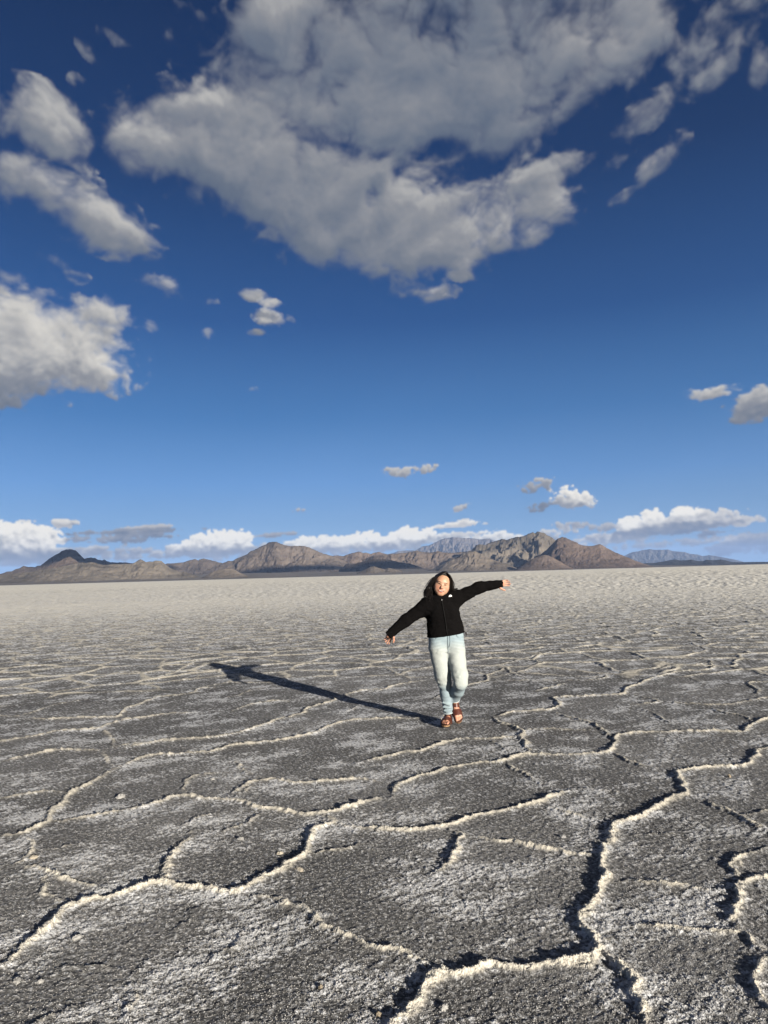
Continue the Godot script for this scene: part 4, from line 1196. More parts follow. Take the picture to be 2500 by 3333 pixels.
# ==================================================================== the woman
func build_person():
	var who := Node3D.new()
	who.name = "person"
	who.position = Vector3(0.60, 0.012, -7.59)
	add_child(who)
	tag(who, "woman in a black fleece jacket and pale jeans walking with arms stretched wide", "person")
	# ---- joints, metres from the ground below her
	var head_t := Transform3D(Basis.from_euler(Vector3(0.05, -0.06, -0.245)), Vector3(-0.004, 1.466, 0.0))
	var skin_c := Color(0.300, 0.170, 0.113)
	var face := [
		bone(Vector3(0, 0.032, -0.015), Vector3(0, 0.040, -0.02), 0.079, 0.079, 0.02, Vector3(0.95, 1.0, 1.12)),
		bone(Vector3(0, 0.022, 0.022), Vector3(0, -0.055, 0.030), 0.070, 0.057, 0.03),
		bone(Vector3(0.043, -0.022, 0.036), Vector3(0.037, -0.052, 0.040), 0.035, 0.033, 0.025),
		bone(Vector3(-0.043, -0.022, 0.036), Vector3(-0.037, -0.052, 0.040), 0.035, 0.033, 0.025),
		bone(Vector3(0.058, -0.035, 0.0), Vector3(0.014, -0.090, 0.048), 0.028, 0.025, 0.02),
		bone(Vector3(-0.058, -0.035, 0.0), Vector3(-0.014, -0.090, 0.048), 0.028, 0.025, 0.02),
		bone(Vector3(0.008, -0.088, 0.056), Vector3(-0.008, -0.088, 0.056), 0.026, 0.026, 0.015),
		bone(Vector3(0.034, 0.028, 0.068), Vector3(-0.034, 0.028, 0.068), 0.016, 0.016, 0.015),
		bone(Vector3(0, 0.008, 0.084), Vector3(0, -0.026, 0.102), 0.0075, 0.0125, 0.010),
		bone(Vector3(0.011, -0.031, 0.090), Vector3(0.013, -0.032, 0.086), 0.0085, 0.008, 0.005),
		bone(Vector3(-0.011, -0.031, 0.090), Vector3(-0.013, -0.032, 0.086), 0.0085, 0.008, 0.005),
		bone(Vector3(-0.026, -0.055, 0.076), Vector3(0.026, -0.055, 0.076), 0.008, 0.008, 0.012),
		bone(Vector3(-0.016, -0.079, 0.076), Vector3(0.016, -0.079, 0.076), 0.0085, 0.0085, 0.008),
		bone(Vector3(0.076, 0.002, -0.012), Vector3(0.074, -0.032, -0.006), 0.012, 0.009, 0.006, Vector3(0.6, 1, 1)),
		bone(Vector3(-0.076, 0.002, -0.012), Vector3(-0.074, -0.032, -0.006), 0.012, 0.009, 0.006, Vector3(0.6, 1, 1)),
		bone(Vector3(0, -0.05, -0.025), Vector3(0.0, -0.17, -0.035), 0.052, 0.056, 0.02)]
	face = moved(face, head_t)
	var hand_r := Transform3D(Basis.from_euler(Vector3(0.35, -0.5, -0.62)), Vector3(-0.553, 0.982, 0.004))
	var hand_l := Transform3D(Basis.from_euler(Vector3(0.2, 0.3, 1.66)), Vector3(0.580, 1.457, 0.0))
	var hr := hand_bones(hand_r, 1.0)
	var hl := hand_bones(hand_l, -1.0)
	var foot_f := Transform3D(Basis(Vector3.UP, -0.30), Vector3(0.032, 0.0, -0.125))
	var fz := Vector3(0.045, -0.158, 0.172).normalized()
	var fx := Vector3(1, 0, -0.12)
	fx = (fx - fz * fx.dot(fz)).normalized()
	var foot_b := Transform3D(Basis(fx, fz.cross(fx), fz), Vector3(0.084, 0.172, -0.180))
	var ff := foot_bones(foot_f, 1.0)
	var fb := foot_bones(foot_b, -1.0)
	# ---- one body, most of it under the clothes
	var trunk := [
		bone(Vector3(-0.02, 1.31, -0.035), Vector3(-0.01, 1.24, -0.03), 0.05, 0.10, 0.05, Vector3(1, 1, 0.7)),
		bone(Vector3(0.0, 1.22, -0.03), Vector3(0.015, 0.98, -0.03), 0.14, 0.15, 0.05, Vector3(1, 1, 0.62)),
		bone(Vector3(-0.045, 0.88, -0.03), Vector3(0.09, 0.88, -0.03), 0.095, 0.095, 0.05),
		bone(Vector3(-0.17, 1.25, -0.025), Vector3(-0.415, 1.095, -0.02), 0.046, 0.036, 0.04),
		bone(Vector3(-0.415, 1.095, -0.02), Vector3(-0.592, 0.944, 0.004), 0.036, 0.025, 0.02),
		bone(Vector3(0.13, 1.31, -0.025), Vector3(0.395, 1.42, -0.02), 0.046, 0.036, 0.04),
		bone(Vector3(0.395, 1.42, -0.02), Vector3(0.634, 1.462, 0.0), 0.036, 0.025, 0.02),
		bone(Vector3(-0.055, 0.80, -0.02), Vector3(-0.012, 0.435, 0.0), 0.078, 0.048, 0.03),
		bone(Vector3(-0.012, 0.435, 0.0), Vector3(0.022, 0.12, -0.085), 0.048, 0.033, 0.03),
		bone(Vector3(0.11, 0.80, -0.01), Vector3(0.14, 0.455, 0.165), 0.078, 0.05, 0.03),
		bone(Vector3(0.14, 0.455, 0.165), Vector3(0.092, 0.26, -0.065), 0.05, 0.034, 0.03)]
	var body := skin_over(trunk, 0.013)
	body = join(body, skin_over(face, 0.004))
	body = join(body, skin_over(hr, 0.0032))
	body = join(body, skin_over(hl, 0.0032))
	body = join(body, skin_over(ff, 0.004))
	body = join(body, skin_over(fb, 0.004))
	var bc := PackedColorArray()
	var back := head_t.affine_inverse()
	for p in body[0]:
		var q: Vector3 = back * p
		var c := skin_c
		if absf(q.x) < 0.09 and absf(q.y) < 0.13 and q.z > 0.0:
			# warmer cheeks, nose and chin
			var w := exp(-pow((absf(q.x) - 0.042) / 0.022, 2.0) - pow((q.y + 0.030) / 0.024, 2.0))
			w += 0.7 * exp(-pow(q.x / 0.014, 2.0) - pow((q.y + 0.026) / 0.014, 2.0))
			c = c.lerp(Color(0.273, 0.1008, 0.0618), clampf(w * 0.6, 0.0, 0.6))
		elif p.y < 0.2 or absf(p.x) > 0.5:
			c = c.lerp(Color(0.312, 0.143, 0.1008), 0.6)
		bc.append(c)
	var bm := tinted(0.5)
	bm.metallic_specular = 0.45
	bm.subsurf_scatter_enabled = true
	bm.subsurf_scatter_strength = 0.08
	var skin := put("body", smooth_mesh(body, bc), bm, who)
	# ---- features of the face, lying on it
	var dark := matte(Color(0.012, 0.008, 0.006), 0.5)
	for s in [-1.0, 1.0]:
		var lash := strip_on(face, head_t, [Vector3(0.045 * s, 0.006, 0.0006), Vector3(0.038 * s, 0.0080, 0.0042), Vector3(0.029 * s, 0.008, 0.0052), Vector3(0.021 * s, 0.0060, 0.0038), Vector3(0.016 * s, 0.0035, 0.0006)], 0.0012)
		put("eye", array_mesh(lash[0], normals_of(lash[0], lash[1]), lash[1]), dark, skin)
		var brow := strip_on(face, head_t, [Vector3(0.052 * s, 0.023, 0.0008), Vector3(0.042 * s, 0.0285, 0.0034), Vector3(0.028 * s, 0.029, 0.0038), Vector3(0.015 * s, 0.026, 0.0024)], 0.0010)
		put("eyebrow", array_mesh(brow[0], normals_of(brow[0], brow[1]), brow[1]), matte(Color(0.065, 0.0325, 0.0195), 0.8), skin)
		var fold := strip_on(face, head_t, [Vector3(0.020 * s, -0.036, 0.0004), Vector3(0.028 * s, -0.046, 0.0012), Vector3(0.034 * s, -0.058, 0.0004)], 0.0004)
		put("smile_fold", array_mesh(fold[0], normals_of(fold[0], fold[1]), fold[1]), matte(Color(0.2145, 0.0975, 0.0585), 0.6), skin)
		var nos := strip_on(face, head_t, [Vector3(0.004 * s, -0.0385, 0.0006), Vector3(0.008 * s, -0.0392, 0.0018), Vector3(0.013 * s, -0.038, 0.0006)], 0.0008)
		put("nostril", array_mesh(nos[0], normals_of(nos[0], nos[1]), nos[1]), matte(Color(0.065, 0.0228, 0.013), 0.7), skin)
	var lip_m := matte(Color(0.234, 0.0748, 0.0553), 0.45)
	var mouth := strip_on(face, head_t, [Vector3(-0.031, -0.0545, 0.0006), Vector3(-0.020, -0.0600, 0.0078), Vector3(0, -0.0640, 0.0105), Vector3(0.020, -0.0600, 0.0078), Vector3(0.031, -0.0545, 0.0006)], 0.0008)
	put("mouth", array_mesh(mouth[0], normals_of(mouth[0], mouth[1]), mouth[1]), matte(Color(0.039, 0.0097, 0.0078), 0.7), skin)
	var teeth := strip_on(face, head_t, [Vector3(-0.023, -0.0575, 0.0010), Vector3(-0.012, -0.0612, 0.0044), Vector3(0, -0.0630, 0.0052), Vector3(0.012, -0.0612, 0.0044), Vector3(0.023, -0.0575, 0.0010)], 0.0018)
	put("teeth", array_mesh(teeth[0], normals_of(teeth[0], teeth[1]), teeth[1]), matte(Color(0.403, 0.3575, 0.3055), 0.4), skin)
	for q in [[-0.0545, -0.0520, 0.0030], [-0.0545, -0.0775, 0.0042]]:
		var lip := strip_on(face, head_t, [Vector3(-0.032, q[0], 0.0005), Vector3(-0.017, lerpf(q[0], q[1], 0.8), q[2]), Vector3(0, q[1], q[2] * 1.1), Vector3(0.017, lerpf(q[0], q[1], 0.8), q[2]), Vector3(0.032, q[0], 0.0005)], 0.0016)
		put("lip", array_mesh(lip[0], normals_of(lip[0], lip[1]), lip[1]), lip_m, skin)
	var ear_at := head_t * Vector3(0.073, -0.045, 0.012)
	var bead := SphereMesh.new()
	bead.radius = 0.0055
	bead.height = 0.011
	bead.radial_segments = 14
	bead.rings = 8
	var er := put("earring", bead, matte(Color(0.5525, 0.5395, 0.507), 0.2), who)
	er.position = ear_at
	# ---- hair: a cap over the skull and long loose locks
	var cap := moved([
		bone(Vector3(0, 0.040, -0.028), Vector3(0, 0.035, -0.04), 0.087, 0.088, 0.03, Vector3(0.95, 1.03, 1.1)),
		bone(Vector3(0.010, 0.118, -0.01), Vector3(0.0, 0.105, -0.06), 0.026, 0.03, 0.04),
		bone(Vector3(-0.060, 0.05, -0.045), Vector3(-0.120, -0.11, -0.065), 0.034, 0.040, 0.03, Vector3(1, 1, 0.7)),
		bone(Vector3(0.060, 0.05, -0.045), Vector3(0.100, -0.10, -0.065), 0.034, 0.036, 0.03, Vector3(1, 1, 0.7)),
		bone(Vector3(0, 0.0, -0.07), Vector3(0, -0.15, -0.085), 0.07, 0.075, 0.04, Vector3(1.2, 1, 0.6))], head_t)
	var hair_cut := plane_at(head_t * Vector3(0, 0.090, 0.062), head_t.basis * Vector3(0, -0.40, 0.92))
	var strandy := noise(60.0, 2, FastNoiseLite.TYPE_SIMPLEX_SMOOTH, 71)
	var hair := skin_over(cap, 0.0055, [hair_cut], strandy, 0.003)
	var hr_rng := RandomNumberGenerator.new()
	hr_rng.seed = 99
	for k in 460:
		# parted a little to her left, then falling straight and outward, more of it to the right side of her head
		var s := -1.0 if k % 5 < 3 else 1.0
		var f := hr_rng.randf()
		# gathered into locks with gaps between them
		var spread := (float(k / 5 % 6) + 0.38 * hr_rng.randf()) / 5.4
		var loose := 1.0 if k % 7 == 0 else 0.0
		var p0 := Vector3(0.022 + s * 0.006, 0.134 - 0.016 * f, 0.046 - 0.11 * f)
		var p1 := Vector3(0.022 + s * (0.052 + 0.010 * spread), 0.104 - 0.010 * f - 0.012 * spread, 0.062 - 0.12 * f)
		var p2 := Vector3(s * (0.076 + 0.030 * spread + 0.012 * loose), 0.045, 0.042 - 0.11 * f)
		var p3 := Vector3(s * (0.086 + 0.062 * spread + 0.018 * loose), -0.055, 0.012 - 0.09 * f)
		var tip: Vector3
		if s < 0.0:
			tip = Vector3(lerpf(-0.120, -0.200, spread) - 0.02 * loose * hr_rng.randf(), lerpf(1.37, 1.25, hr_rng.randf() * (1.0 - 0.6 * spread)), lerpf(-0.10, 0.105, hr_rng.randf()))
		else:
			tip = Vector3(lerpf(0.095, 0.156, spread) + 0.012 * loose * hr_rng.randf(), lerpf(1.425, 1.32, (1.0 - spread) * hr_rng.randf()), lerpf(-0.10, 0.05, hr_rng.randf()))
		var wp := [head_t * p0, head_t * p1, head_t * p2, head_t * p3, tip]
		var mid: Vector3 = ((wp[3] as Vector3) + tip) * 0.5 + Vector3(s * hr_rng.randf_range(-0.008, 0.016), 0.008, 0)
		wp.insert(4, mid)
		var pts := PackedVector3Array()
		var rr := PackedFloat32Array()
		var r0 := hr_rng.randf_range(0.0020, 0.0042) * (1.0 - 0.6 * loose)
		var wave := hr_rng.randf_range(0.0, TAU)
		for i in wp.size() - 1:
			for q in 4:
				var t := q / 4.0
				var w: Vector3 = (wp[i] as Vector3).cubic_interpolate(wp[i + 1], wp[maxi(i - 1, 0)], wp[mini(i + 2, wp.size() - 1)], t)
				var along := (i + t) / (wp.size() - 1)
				w += Vector3(sin(wave + along * 9.0), 0, cos(wave * 1.7 + along * 8.0)) * (0.006 + 0.008 * loose) * along
				pts.append(w)
				rr.append(r0 * (1.0 - 0.85 * pow(along, 3.0)))
		pts.append(tip)
		rr.append(0.0003)
		hair = join(hair, cord(pts, rr, 5))
	var hm := matte(Color(0.0060, 0.0046, 0.0042), 0.46)
	hm.metallic_specular = 0.4
	put("hair", smooth_mesh(hair), hm, who)
	# ---- black fleece jacket
	var cuff_r := plane_at(Vector3(-0.598, 0.948, 0.0), Vector3(-0.77, -0.64, 0.08))
	var cuff_l := plane_at(Vector3(0.642, 1.463, 0.0), Vector3(0.98, 0.10, 0.05))
	var coat := [
		bone(Vector3(-0.01, 1.215, -0.025), Vector3(0.022, 0.93, -0.025), 0.168, 0.203, 0.05, Vector3(1, 1, 0.74)),
		bone(Vector3(-0.15, 1.255, -0.025), Vector3(0.12, 1.315, -0.025), 0.076, 0.074, 0.06),
		bone(Vector3(-0.06, 1.16, 0.035), Vector3(0.07, 1.17, 0.035), 0.070, 0.070, 0.06),
		bone(Vector3(-0.185, 1.240, -0.02), Vector3(-0.40, 1.098, -0.015), 0.079, 0.062, 0.06),
		bone(Vector3(-0.40, 1.098, -0.015), Vector3(-0.625, 0.922, 0.004), 0.062, 0.044, 0.03, Vector3.ONE, [cuff_r]),
		bone(Vector3(0.145, 1.312, -0.02), Vector3(0.395, 1.425, -0.015), 0.076, 0.060, 0.06),
		bone(Vector3(0.395, 1.425, -0.015), Vector3(0.67, 1.466, 0.0), 0.061, 0.037, 0.03, Vector3.ONE, [cuff_l]),
		bone(Vector3(-0.022, 1.30, -0.03), Vector3(-0.014, 1.335, -0.028), 0.082, 0.073, 0.03, Vector3(1, 1, 0.95))]
	var hem := plane_at(Vector3(0.02, 0.932, 0), Vector3(0.117, -1, 0))
	var top := plane_at(Vector3(-0.02, 1.352, 0.02), Vector3(-0.10, 1, 0.10))
	var folds := noise(13.0, 3, FastNoiseLite.TYPE_SIMPLEX_SMOOTH, 72)
	var fleece := cloth(Color(0.0039, 0.0036, 0.0038), 9.0, 0.5)
	fleece.metallic_specular = 0.1
	var jk := put("jacket", smooth_mesh(skin_over(coat, 0.0085, [hem], folds, 0.0075)), fleece, who)
	var ring := PackedVector3Array()
	var ring_r := PackedFloat32Array()
	for k in 25:
		var a := TAU * k / 24.0
		ring.append(Vector3(-0.016 + 0.076 * sin(a), 1.362 + 0.006 * sin(a) - 0.016 * cos(a), -0.028 + 0.070 * cos(a)))
		ring_r.append(0.0125)
	var cl := cord(ring, ring_r, 8)
	put("collar", array_mesh(cl[0], normals_of(cl[0], cl[1]), cl[1]), fleece, jk)
	var flat := Transform3D.IDENTITY
	var zp := strip_on(coat, flat, [Vector3(-0.020, 1.315, 0.0028), Vector3(-0.006, 1.20, 0.0028), Vector3(0.010, 1.08, 0.0028), Vector3(0.022, 0.95, 0.0028)], 0.011, 8)
	put("zip", array_mesh(zp[0], normals_of(zp[0], zp[1]), zp[1]), matte(Color(0.0059, 0.0059, 0.0062), 0.7), jk)
	var pull := CapsuleMesh.new()
	pull.radius = 0.0042
	pull.height = 0.016
	var pl := put("zip_pull", pull, matte(Color(0.195, 0.195, 0.195), 0.35), jk)
	pl.position = Vector3(-0.020, 1.308, front_of(coat, flat, -0.020, 1.308) + 0.016)
	# white half round badge with a short dark stroke, on the left of her chest
	var bv := PackedVector3Array()
	var bi := PackedInt32Array()
	var bt := Vector2(0.073, 1.338)
	bv.append(Vector3(bt.x, bt.y, front_of(coat, flat, bt.x, bt.y) + 0.013))
	for k in 13:
		var a := PI * k / 12.0
		var x := bt.x + 0.0170 * cos(a)
		var y := bt.y + 0.0205 * sin(a) + 0.002 * cos(a)
		bv.append(Vector3(x, y, front_of(coat, flat, x, minf(y, 1.352)) + 0.013))
		if k > 0:
			bi.append_array([0, k + 1, k])
	put("badge", array_mesh(bv, normals_of(bv, bi), bi), matte(Color(0.533, 0.533, 0.52), 0.7), jk)
	for q in [[0.064, 1.3475, 0.071, 1.3525], [0.070, 1.344, 0.078, 1.349]]:
		var pts := PackedVector3Array([Vector3(q[0], q[1], front_of(coat, flat, q[0], q[1]) + 0.0140), Vector3(q[2], q[3], front_of(coat, flat, q[2], q[3]) + 0.0140)])
		var st := cord(pts, PackedFloat32Array([0.0014, 0.0014]), 5)
		put("badge_stroke", array_mesh(st[0], normals_of(st[0], st[1]), st[1]), dark, jk)
	# cord with a toggle at the right end of the hem
	var cp := PackedVector3Array([Vector3(0.212, 0.972, 0.02), Vector3(0.226, 0.957, 0.025), Vector3(0.229, 0.940, 0.026)])
	var cd := cord(cp, PackedFloat32Array([0.0025, 0.0025, 0.0025]), 6)
	put("hem_cord", array_mesh(cd[0], normals_of(cd[0], cd[1]), cd[1]), dark, jk)
	var tg := CapsuleMesh.new()
	tg.radius = 0.0085
	tg.height = 0.026
	var tgo := put("toggle", tg, dark, jk)
	tgo.position = Vector3(0.229, 0.945, 0.026)
	# ---- pale jeans
	var shin_f := Vector3(0.034, -0.33, -0.085)
	var shin_b := Vector3(-0.050, -0.205, -0.245)
	var cut_f := plane_at(Vector3(0.024, 0.118, -0.075), shin_f)
	var cut_b := plane_at(Vector3(0.094, 0.262, -0.072), shin_b)
	var legs := [
		bone(Vector3(-0.050, 0.88, -0.02), Vector3(0.092, 0.89, -0.02), 0.113, 0.113, 0.05, Vector3(1, 1, 0.92)),
		bone(Vector3(-0.045, 0.97, -0.025), Vector3(0.085, 0.98, -0.025), 0.105, 0.105, 0.05, Vector3(1, 1, 0.85)),
		bone(Vector3(-0.062, 0.80, -0.02), Vector3(-0.030, 0.52, 0.004), 0.108, 0.082, 0.035),
		bone(Vector3(-0.030, 0.52, 0.004), Vector3(-0.012, 0.435, 0.0), 0.082, 0.070, 0.03),
		bone(Vector3(-0.012, 0.435, 0.0), Vector3(0.000, 0.32, -0.035), 0.067, 0.059, 0.02),
		bone(Vector3(0.000, 0.32, -0.035), Vector3(0.026, 0.085, -0.090), 0.059, 0.048, 0.03, Vector3.ONE, [cut_f]),
		bone(Vector3(0.112, 0.80, -0.01), Vector3(0.138, 0.53, 0.125), 0.103, 0.079, 0.035),
		bone(Vector3(0.140, 0.53, 0.125), Vector3(0.138, 0.455, 0.155), 0.079, 0.068, 0.03),
		bone(Vector3(0.140, 0.455, 0.155), Vector3(0.118, 0.36, 0.045), 0.071, 0.062, 0.02),
		bone(Vector3(0.118, 0.36, 0.045), Vector3(0.090, 0.24, -0.098), 0.062, 0.050, 0.03, Vector3.ONE, [cut_b])]
	# folds of the cloth: above and below the straight knee, behind the bent one, at the crotch and over the hems
	for q in [[-0.085, 0.492, 0.030, 0.010, 0.470, 0.066, 0.014], [-0.080, 0.455, 0.040, 0.030, 0.432, 0.062, 0.015], [-0.070, 0.405, 0.030, 0.035, 0.415, 0.052, 0.012], [-0.078, 0.53, 0.045, -0.01, 0.505, 0.078, 0.010],
		[-0.045, 0.235, -0.010, 0.035, 0.205, 0.004, 0.010], [-0.038, 0.185, -0.020, 0.060, 0.172, -0.014, 0.011], [-0.030, 0.145, -0.035, 0.055, 0.150, -0.026, 0.010],
		[0.075, 0.545, 0.165, 0.120, 0.525, 0.212, 0.008], [0.070, 0.60, 0.135, 0.110, 0.575, 0.185, 0.008], [0.080, 0.385, 0.095, 0.160, 0.370, 0.115, 0.013], [0.060, 0.335, 0.035, 0.140, 0.325, 0.065, 0.012], [0.055, 0.295, -0.020, 0.130, 0.285, 0.010, 0.011],
		[0.035, 0.765, 0.070, 0.120, 0.775, 0.098, 0.010], [0.035, 0.740, 0.060, 0.125, 0.730, 0.100, 0.009], [0.025, 0.770, 0.070, -0.070, 0.785, 0.080, 0.010], [0.018, 0.735, 0.055, -0.080, 0.760, 0.080, 0.008]]:
		legs.append(bone(Vector3(q[0], q[1], q[2]), Vector3(q[3], q[4], q[5]), q[6] * 0.7, q[6], 0.016))
	var rumple := noise(7.0, 2, FastNoiseLite.TYPE_SIMPLEX_SMOOTH, 73)
	rumple.fractal_gain = 0.55
	var jn := skin_over(legs, 0.0080, [plane_at(Vector3(0, 0.985, 0), Vector3(0, 1, 0))], rumple, 0.0055)
	var jc := PackedColorArray()
	var washed := noise(7.0, 3, FastNoiseLite.TYPE_SIMPLEX_SMOOTH, 74)
	for p in jn[0]:
		var q: Vector3 = p
		# worn paler down the front of the thighs and over the knees, bluer at the waist and below the knee
		var w := smoothstep(0.92, 0.74, q.y) * smoothstep(0.36, 0.46, q.y)
		w *= 0.55 + 0.45 * smoothstep(-0.02, 0.06, q.z)
		w = clampf(w + 0.25 * washed.get_noise_3dv(q), 0.0, 1.0)
		var c := Color(0.1658, 0.2113, 0.2372).lerp(Color(0.2503, 0.2697, 0.26), w)
		if q.y > 0.74:
			# fine creases that spread from the fly to the hips
			c *= 1.0 + 0.07 * sin(q.y * 190.0 + absf(q.x - 0.02) * 40.0) * smoothstep(0.02, 0.08, absf(q.x - 0.02)) * smoothstep(0.74, 0.80, q.y)
		c.a = 1.0
		jc.append(c)
	var denim := cloth(Color.WHITE, 14.0, 0.12, 0.95)
	denim.vertex_color_use_as_albedo = true
	var pants := put("jeans", smooth_mesh(jn, jc), denim, who)
	var seam := matte(Color(0.143, 0.195, 0.2275), 0.9)
	var paths := [["fly_seam", [Vector3(0.030, 0.935, 0.0016), Vector3(0.030, 0.86, 0.0016), Vector3(0.032, 0.76, 0.0016)]], ["fly_seam", [Vector3(0.052, 0.935, 0.0012), Vector3(0.053, 0.86, 0.0012), Vector3(0.045, 0.825, 0.0012), Vector3(0.033, 0.812, 0.0012)]],
		["pocket_seam", [Vector3(0.125, 0.945, 0.0014), Vector3(0.135, 0.918, 0.0014), Vector3(0.165, 0.905, 0.0014), Vector3(0.195, 0.910, 0.0014)]], ["pocket_seam", [Vector3(-0.075, 0.930, 0.0014), Vector3(-0.095, 0.905, 0.0014), Vector3(-0.125, 0.895, 0.0014), Vector3(-0.148, 0.898, 0.0014)]]]
	for q in paths:
		var st := strip_on(legs, flat, q[1], 0.0075, 6)
		put(q[0], array_mesh(st[0], normals_of(st[0], st[1]), st[1]), seam, pants)
	# rolled hems
	for q in [[Vector3(0.0235, 0.124, -0.0765), shin_f, 0.0525], [Vector3(0.0945, 0.266, -0.068), shin_b, 0.0525]]:
		var d: Vector3 = (q[1] as Vector3).normalized()
		var u := d.cross(Vector3.RIGHT).normalized()
		var w := d.cross(u)
		var pts := PackedVector3Array()
		var rr := PackedFloat32Array()
		for k in 25:
			var a := TAU * k / 24.0
			pts.append((q[0] as Vector3) + (u * cos(a) + w * sin(a)) * q[2])
			rr.append(0.0045)
		var hd := cord(pts, rr, 6)
		put("hem", array_mesh(hd[0], normals_of(hd[0], hd[1]), hd[1]), matte(Color(0.325, 0.3705, 0.377), 0.9), pants)
	sandal(who, foot_f, 1.0)
	sandal(who, foot_b, -1.0)

# ==================================================================== loose salt
func ground_height(x: float, z: float) -> float:
	var r := sqrt(x * x + z * z)
	var a := rad_to_deg(atan2(x, -z))
	var i := clampi(row_at(r), 0, rad.size() - 1)
	var j := clampi(ang.bsearch(a), 0, ang.size() - 1)
	return ground_v[i * ang.size() + j].y

func lump(called: String, label: String, x: float, z: float, size: Vector3, c: Color, sd: int, group := ""):
	var n := noise(2.2, 3, FastNoiseLite.TYPE_SIMPLEX_SMOOTH, sd)
	var v := PackedVector3Array()
	var idx := PackedInt32Array()
	var nu := 22
	var nv := 14
	for i in nv + 1:
		var th := PI * i / nv
		for j in nu + 1:
			var ph := TAU * (j % nu) / nu
			var d := Vector3(sin(th) * cos(ph), cos(th), sin(th) * sin(ph))
			v.append(d * size * 0.85 * (1.0 + 0.75 * n.get_noise_3dv(d) + 0.35 * n.get_noise_3dv(d * 3.0)))
	for i in nv:
		for j in nu:
			var a := i * (nu + 1) + j
			idx.append_array([a, a + 1, a + nu + 1, a + 1, a + nu + 2, a + nu + 1])
	var m := cloth(c, 12.0, 0.6, 0.85)
	var o := put(called, array_mesh(v, normals_of(v, idx), idx), m)
	o.position = Vector3(x, ground_height(x, z) + size.y * 0.2, z)
	o.rotation.y = sd * 1.3
	tag(o, label, "salt lump" if called == "salt_lump" else "pebble", group)

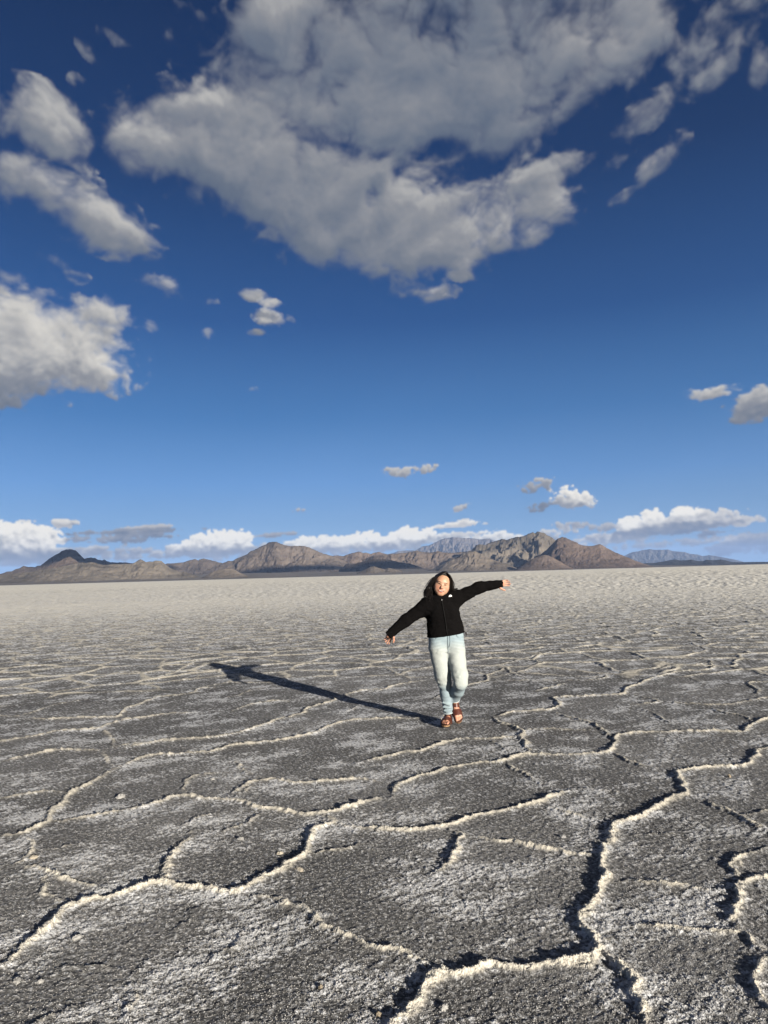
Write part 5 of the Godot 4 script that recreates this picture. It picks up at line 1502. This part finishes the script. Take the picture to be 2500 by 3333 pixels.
func build_lumps():
	var white := Color(0.325, 0.3217, 0.312)
	var tan_c := Color(0.26, 0.221, 0.169)
	var g := "loose lumps lying on the salt"
	lump("salt_lump", "white salt lump in the plate left of centre, below the long bent ridge", -2.02, -5.45, Vector3(0.045, 0.022, 0.030), white, 1, g)
	lump("salt_lump", "white salt lump in the plate ringed by ridges left of the middle foreground", -0.94, -4.53, Vector3(0.026, 0.013, 0.018), white, 2, g)
	lump("salt_lump", "flat white salt lump alone on the large dark plate at lower left", -1.44, -3.36, Vector3(0.028, 0.012, 0.016), white, 3, g)
	lump("salt_lump", "largest white salt lump at the lower left edge", -1.54, -3.03, Vector3(0.030, 0.013, 0.016), white, 4, g)
	lump("salt_lump", "small white salt lump just right of the largest lump at the lower left edge", -1.44, -3.02, Vector3(0.013, 0.010, 0.010), white, 5, g)
	lump("pebble", "smooth tan pebble near the bottom edge, left of the big shaded ridge", -0.30, -2.92, Vector3(0.015, 0.009, 0.010), tan_c, 6, g)
	lump("pebble", "rough tan pebble at the bottom edge beside the dark shadow", -0.07, -2.735, Vector3(0.013, 0.014, 0.011), tan_c, 7, g)
	lump("salt_lump", "bright white salt lump at the bottom on the plate right of the shaded ridge", 0.17, -2.77, Vector3(0.024, 0.014, 0.016), white, 8, g)
	lump("salt_flake", "flat pale flake broken off beside the ridge in the middle foreground", -0.52, -4.05, Vector3(0.040, 0.008, 0.018), Color(0.429, 0.39, 0.325), 9, g)
	lump("salt_flake", "small tilted flake on the plate left of the middle foreground ridge", -0.66, -4.29, Vector3(0.024, 0.010, 0.016), Color(0.39, 0.3575, 0.299), 10, g)
	lump("salt_flake", "pale flake lying beside the ridge junction at the left edge", -2.11, -4.32, Vector3(0.026, 0.012, 0.026), Color(0.39, 0.351, 0.286), 11, g)
	lump("salt_lump", "tiny white salt lump beyond the first cross ridge left of centre", -1.44, -5.87, Vector3(0.022, 0.010, 0.014), white, 12, g)
	lump("pebble", "single pale pebble casting a thin shadow on the right plate", 2.56, -5.54, Vector3(0.016, 0.018, 0.014), tan_c, 13, g)
	lump("salt_lump", "grey salt lump in the shadow of the large right ridge", 1.02, -4.42, Vector3(0.020, 0.012, 0.014), Color(0.325, 0.325, 0.325), 14, g)
	# small crystals on ridges and frosted patches, too many to count
	var nc := ang.size()
	var i1 := row_at(8.0)
	var i0 := row_at(2.2)
	var v := PackedVector3Array()
	var idx := PackedInt32Array()
	var pr := RandomNumberGenerator.new()
	pr.seed = 4
	var oct := [Vector3(1, 0, 0), Vector3(-1, 0, 0), Vector3(0, 1, 0), Vector3(0, -1, 0), Vector3(0, 0, 1), Vector3(0, 0, -1)]
	for q in oct:
		v.append(q * pr.randf_range(0.8, 1.2))
	for q in [[0, 2, 4], [4, 2, 1], [1, 2, 5], [5, 2, 0], [4, 3, 0], [1, 3, 4], [5, 3, 1], [0, 3, 5]]:
		idx.append_array([q[0], q[2], q[1]])
	var grain_mesh := array_mesh(v, normals_of(v, idx), idx)
	var where := []
	for k in 620000:
		var i := pr.randi_range(i0, i1)
		var j := pr.randi_range(20, 780)
		var id := i * nc + j
		var keep := 0.12 + 0.50 * ground_f[id] + 0.35 * smoothstep(0.25, 0.7, ground_r[id])
		if pr.randf() > keep:
			continue
		where.append(id)
	var mm := MultiMesh.new()
	mm.transform_format = MultiMesh.TRANSFORM_3D
	mm.mesh = grain_mesh
	mm.instance_count = where.size()
	for k in where.size():
		var id: int = where[k]
		var s := pr.randf_range(0.0010, 0.0021) * (0.7 + 0.6 * pr.randf() * pr.randf())
		var b := Basis.from_euler(Vector3(pr.randf() * 6.28, pr.randf() * 6.28, 0)).scaled(Vector3.ONE * s)
		mm.set_instance_transform(k, Transform3D(b, ground_v[id] + Vector3(pr.randf_range(-0.004, 0.004), s * 0.3, pr.randf_range(-0.004, 0.004))))
	var o := MultiMeshInstance3D.new()
	o.name = "salt_crystals"
	o.multimesh = mm
	o.material_override = matte(Color(0.429, 0.4193, 0.403), 0.6)
	add_child(o)
	tag(o, "small white salt crystals scattered over ridges and frosted patches", "salt crystals", "", "stuff")
